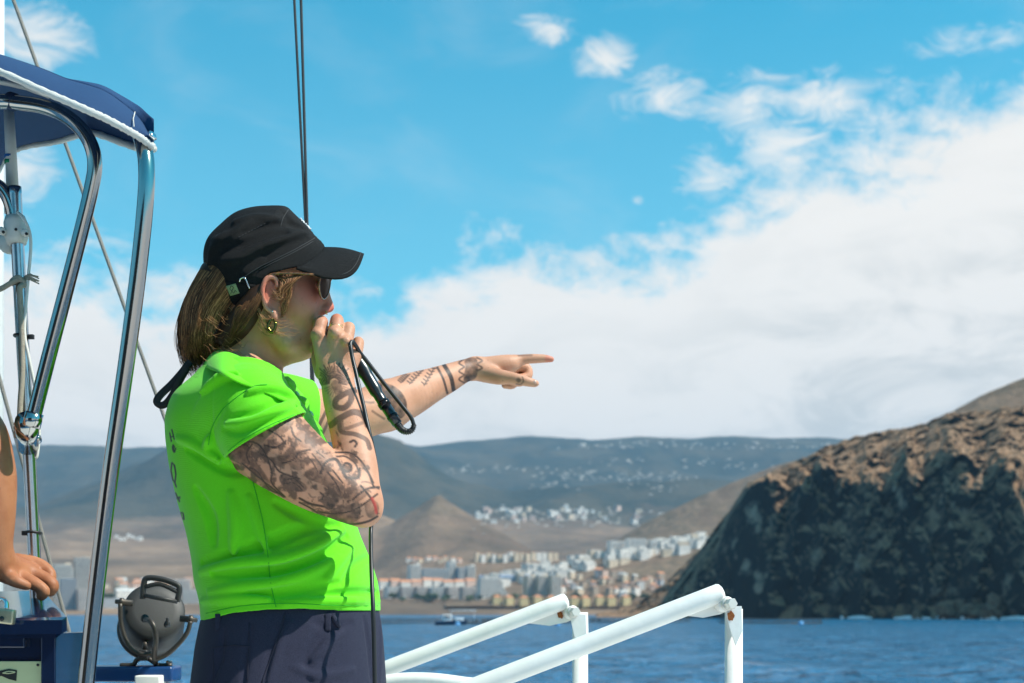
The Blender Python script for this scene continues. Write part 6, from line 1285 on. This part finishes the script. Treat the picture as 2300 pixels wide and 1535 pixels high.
MB().tube(catmull([P(x, y, d) for x, y, d in ((327, 1393, BD - .07), (338, 1396, BD - .085), (347, 1412, BD - .09), (350, 1440, BD - .08), (347, 1470, BD - .05), (349, 1492, BD - .03))], 5), rpx(6.2, BD), 10).build('cable_conduit', M_brk, sl); MB().lathe(P(325, 1391, BD - .058), tuple(fwd), [(0, rpx(11)), (.008, rpx(10))], 14).build('cable_gland', M_lampd, sl)
MB().lathe(P(375, 1404, BD - .052), tuple(fwd), [(0, rpx(9)), (.014, rpx(7)), (.016, rpx(4))], 12).build('focus_knob', M_lampd, sl); MB().box(P(376, 1397, BD - .068), (rpx(3), .004, rpx(10)), bev=.001).build('focus_lever', M_lampd, sl)
MB().box(P(324, 1472, BD - .02), (rpx(12), .014, rpx(15)), bev=.003).build('swivel_block', M_lampd, sl); MB().tube([P(326, 1440, BD - .02), P(326, 1460, BD - .02)], rpx(6, BD), 10).build('swivel_post', M_brk, sl)
for pts in ([(318, 1478), (306, 1484), (298, 1494), (270, 1495)], [(334, 1480), (346, 1488), (356, 1495), (386, 1495)]): MB().tube(catmull([P(x, y, BD - .02) for x, y in pts], 5), rpx(5.5, BD), 8).build('foot_strap', M_brk, sl)

# ------------------------------------------------------------------ second person: forearm and fist on the console
MN = Field(); MD = -.17
def ml(pts, rs, **k): limb_px(MN, pts, rs, **k)
ml([(-250, 700, MD + .02), (-120, 860, MD - .02), (-52, 1000, MD - .02)], [84, 74, 62], k=.03); ml([(-46, 985, MD - .02), (-24, 1060, MD - .02), (-16, 1140, MD - .02), (-14, 1210, MD - .015), (-8, 1262, MD - .005)], [60, 58, 50, 42, 35], k=.02)
ml([(-6, 1262, MD), (28, 1282, MD + .03), (62, 1290, MD + .05)], [36, 34, 28], k=.015)
ml([(36, 1262, MD + .07), (84, 1268, MD + .075), (110, 1286, MD + .07), (116, 1302, MD + .065)], [20, 16, 14, 11], k=.004)
ml([(44, 1282, MD + .045), (90, 1296, MD + .045), (118, 1314, MD + .04), (113, 1330, MD + .04)], [21, 17, 14.5, 12], k=.004); ml([(40, 1296, MD + .02), (78, 1312, MD + .012), (100, 1328, MD + .01), (93, 1340, MD + .012)], [20, 15.5, 13, 11], k=.004)
ml([(14, 1290, MD + .0), (36, 1306, MD - .015), (60, 1316, MD - .012)], [20, 15, 11], k=.008)
# shoulders, trunk, head and legs stand outside the frame
ml([(-250, 700, MD + .02), (-330, 690, MD + .10), (-420, 690, MD + .22), (-470, 700, MD + .36)], [84, 96, 96, 84], k=.05); ml([(-360, 700, MD + .2), (-370, 1000, MD + .2), (-370, 1380, MD + .2)], [150, 165, 160], k=.06, flat=((1, 0, 0), 1.12)); ml([(-350, 640, MD + .2), (-340, 560, MD + .2)], [66, 62], k=.03)
MN.ell(P(-325, 470, MD + .2), (.098, .078, .115), .03); MN.ell(P(-225, 500, MD + .2), (.018, .014, .022), .02); MN.ell(P(-300, 540, MD + .2), (.07, .06, .05), .03)
for s_ in (-1, 1): ml([(-368, 1400, MD + .2 + s_ * .09), (-360, 1950, MD + .2 + s_ * .1), (-372, 2500, MD + .2 + s_ * .1), (-372, 2570, MD + .2 + s_ * .1), (-270, 2580, MD + .2 + s_ * .11)], [112, 76, 44, 38, 26], k=.03)
ml([(-470, 700, MD + .36), (-480, 900, MD + .40), (-460, 1150, MD + .38), (-440, 1300, MD + .36)], [80, 66, 48, 36], k=.03)
mv, mf = MN.mesh((P(-640, 0)[0] * 1.05, D - .42, DZ - .01), (P(230, 0)[0], D + .40, P(0, 330)[2]), .0046)
man = link_mesh('person', mv, mf, skin_mat('sunburnt_skin', (.40, .165, .080), (.33, .125, .058)), origin=(P(-370, 0)[0], D + .03, DZ)); set_attr(man, 'skin_print', np.zeros((len(mv), 3)))
tag(man, 'bare tanned forearm and fist of a second person resting on the blue console', 'person')
TS = Field(); limb_px(TS, [(-250, 700, MD + .02), (-330, 690, MD + .10), (-420, 690, MD + .22), (-470, 700, MD + .36)], [106, 118, 118, 106], k=.05); limb_px(TS, [(-360, 700, MD + .2), (-370, 1000, MD + .2), (-370, 1440, MD + .2)], [172, 188, 188], k=.06, flat=((1, 0, 0), 1.10)); limb_px(TS, [(-250, 700, MD + .02), (-180, 790, MD - .01)], [106, 98], k=.03); limb_px(TS, [(-470, 700, MD + .36), (-478, 870, MD + .40)], [104, 96], k=.03)
TS.ell(P(-348, 560, MD + .2), (.075, .075, .11), .02, 'sub'); TS.shell(.012)
TS.plane(P(-196, 770, MD), (.64, 0, -.77), 'sub', lo=P(-260, 1100, MD - .25), hi=P(-40, 640, MD + .12)); TS.plane(P(0, 1500), (0, 0, -1), 'sub')
v_, f2 = TS.mesh((P(-680, 0)[0] * 1.05, D - .42, P(0, 1620)[2]), (P(-60, 0)[0], D + .45, P(0, 540)[2]), .006); ts_ = link_mesh('t_shirt', v_, f2, mat('white_jersey', (.62, .62, .60), .9), man)
TS = Field(); limb_px(TS, [(-370, 1400, MD + .2), (-370, 1470, MD + .2)], [166, 166], k=.04, flat=((1, 0, 0), 1.1))
for s_ in (-1, 1): limb_px(TS, [(-368, 1440, MD + .2 + s_ * .09), (-362, 1900, MD + .2 + s_ * .1)], [126, 104], k=.04)
v_, f2 = TS.mesh((P(-560, 0)[0] * 1.05, D - .30, P(0, 2060)[2]), (P(-180, 0)[0], D + .40, P(0, 1280)[2]), .006); link_mesh('shorts', v_, f2, mat('khaki_cotton', (.30, .25, .16), .9), man)

TS = Field(); TS.ell(P(-330, 458, MD + .2), (.104, .084, .112), .01); TS.plane(P(-285, 455, MD + .2), (.72, 0, -.69), 'sub', .01)
v_, f2 = TS.mesh(P(-520, 620, MD + .05), P(-150, 250, MD + .4), .005); link_mesh('hair', v_, f2, mat('dark_hair', (.03, .018, .01), .6, bump=(160, 1, .004)), man)
# ------------------------------------------------------------------ air
def haze():
    mt = bpy.data.materials.new('haze_air'); mt.use_nodes = True; nt = mt.node_tree; nt.nodes.clear()
    out = nt.nodes.new('ShaderNodeOutputMaterial'); v = nt.nodes.new('ShaderNodeVolumePrincipled')
    v.inputs['Color'].default_value = HAZE_COL; v.inputs['Density'].default_value = HAZE_DENS; v.inputs['Anisotropy'].default_value = 0.0
    nt.links.new(v.outputs[0], out.inputs['Volume'])
    o = MB().box((0, 5000, 680), (13000, 8600, 681.0)).build('haze', mt, smooth=False, origin=(0, 5000, 0)); tag(o, 'thin blue haze lying over the sea and the far hills', 'haze', kind='stuff')
HAZE_COL = (0.34, 0.60, 0.86, 1); HAZE_DENS = 5.2e-5
haze()
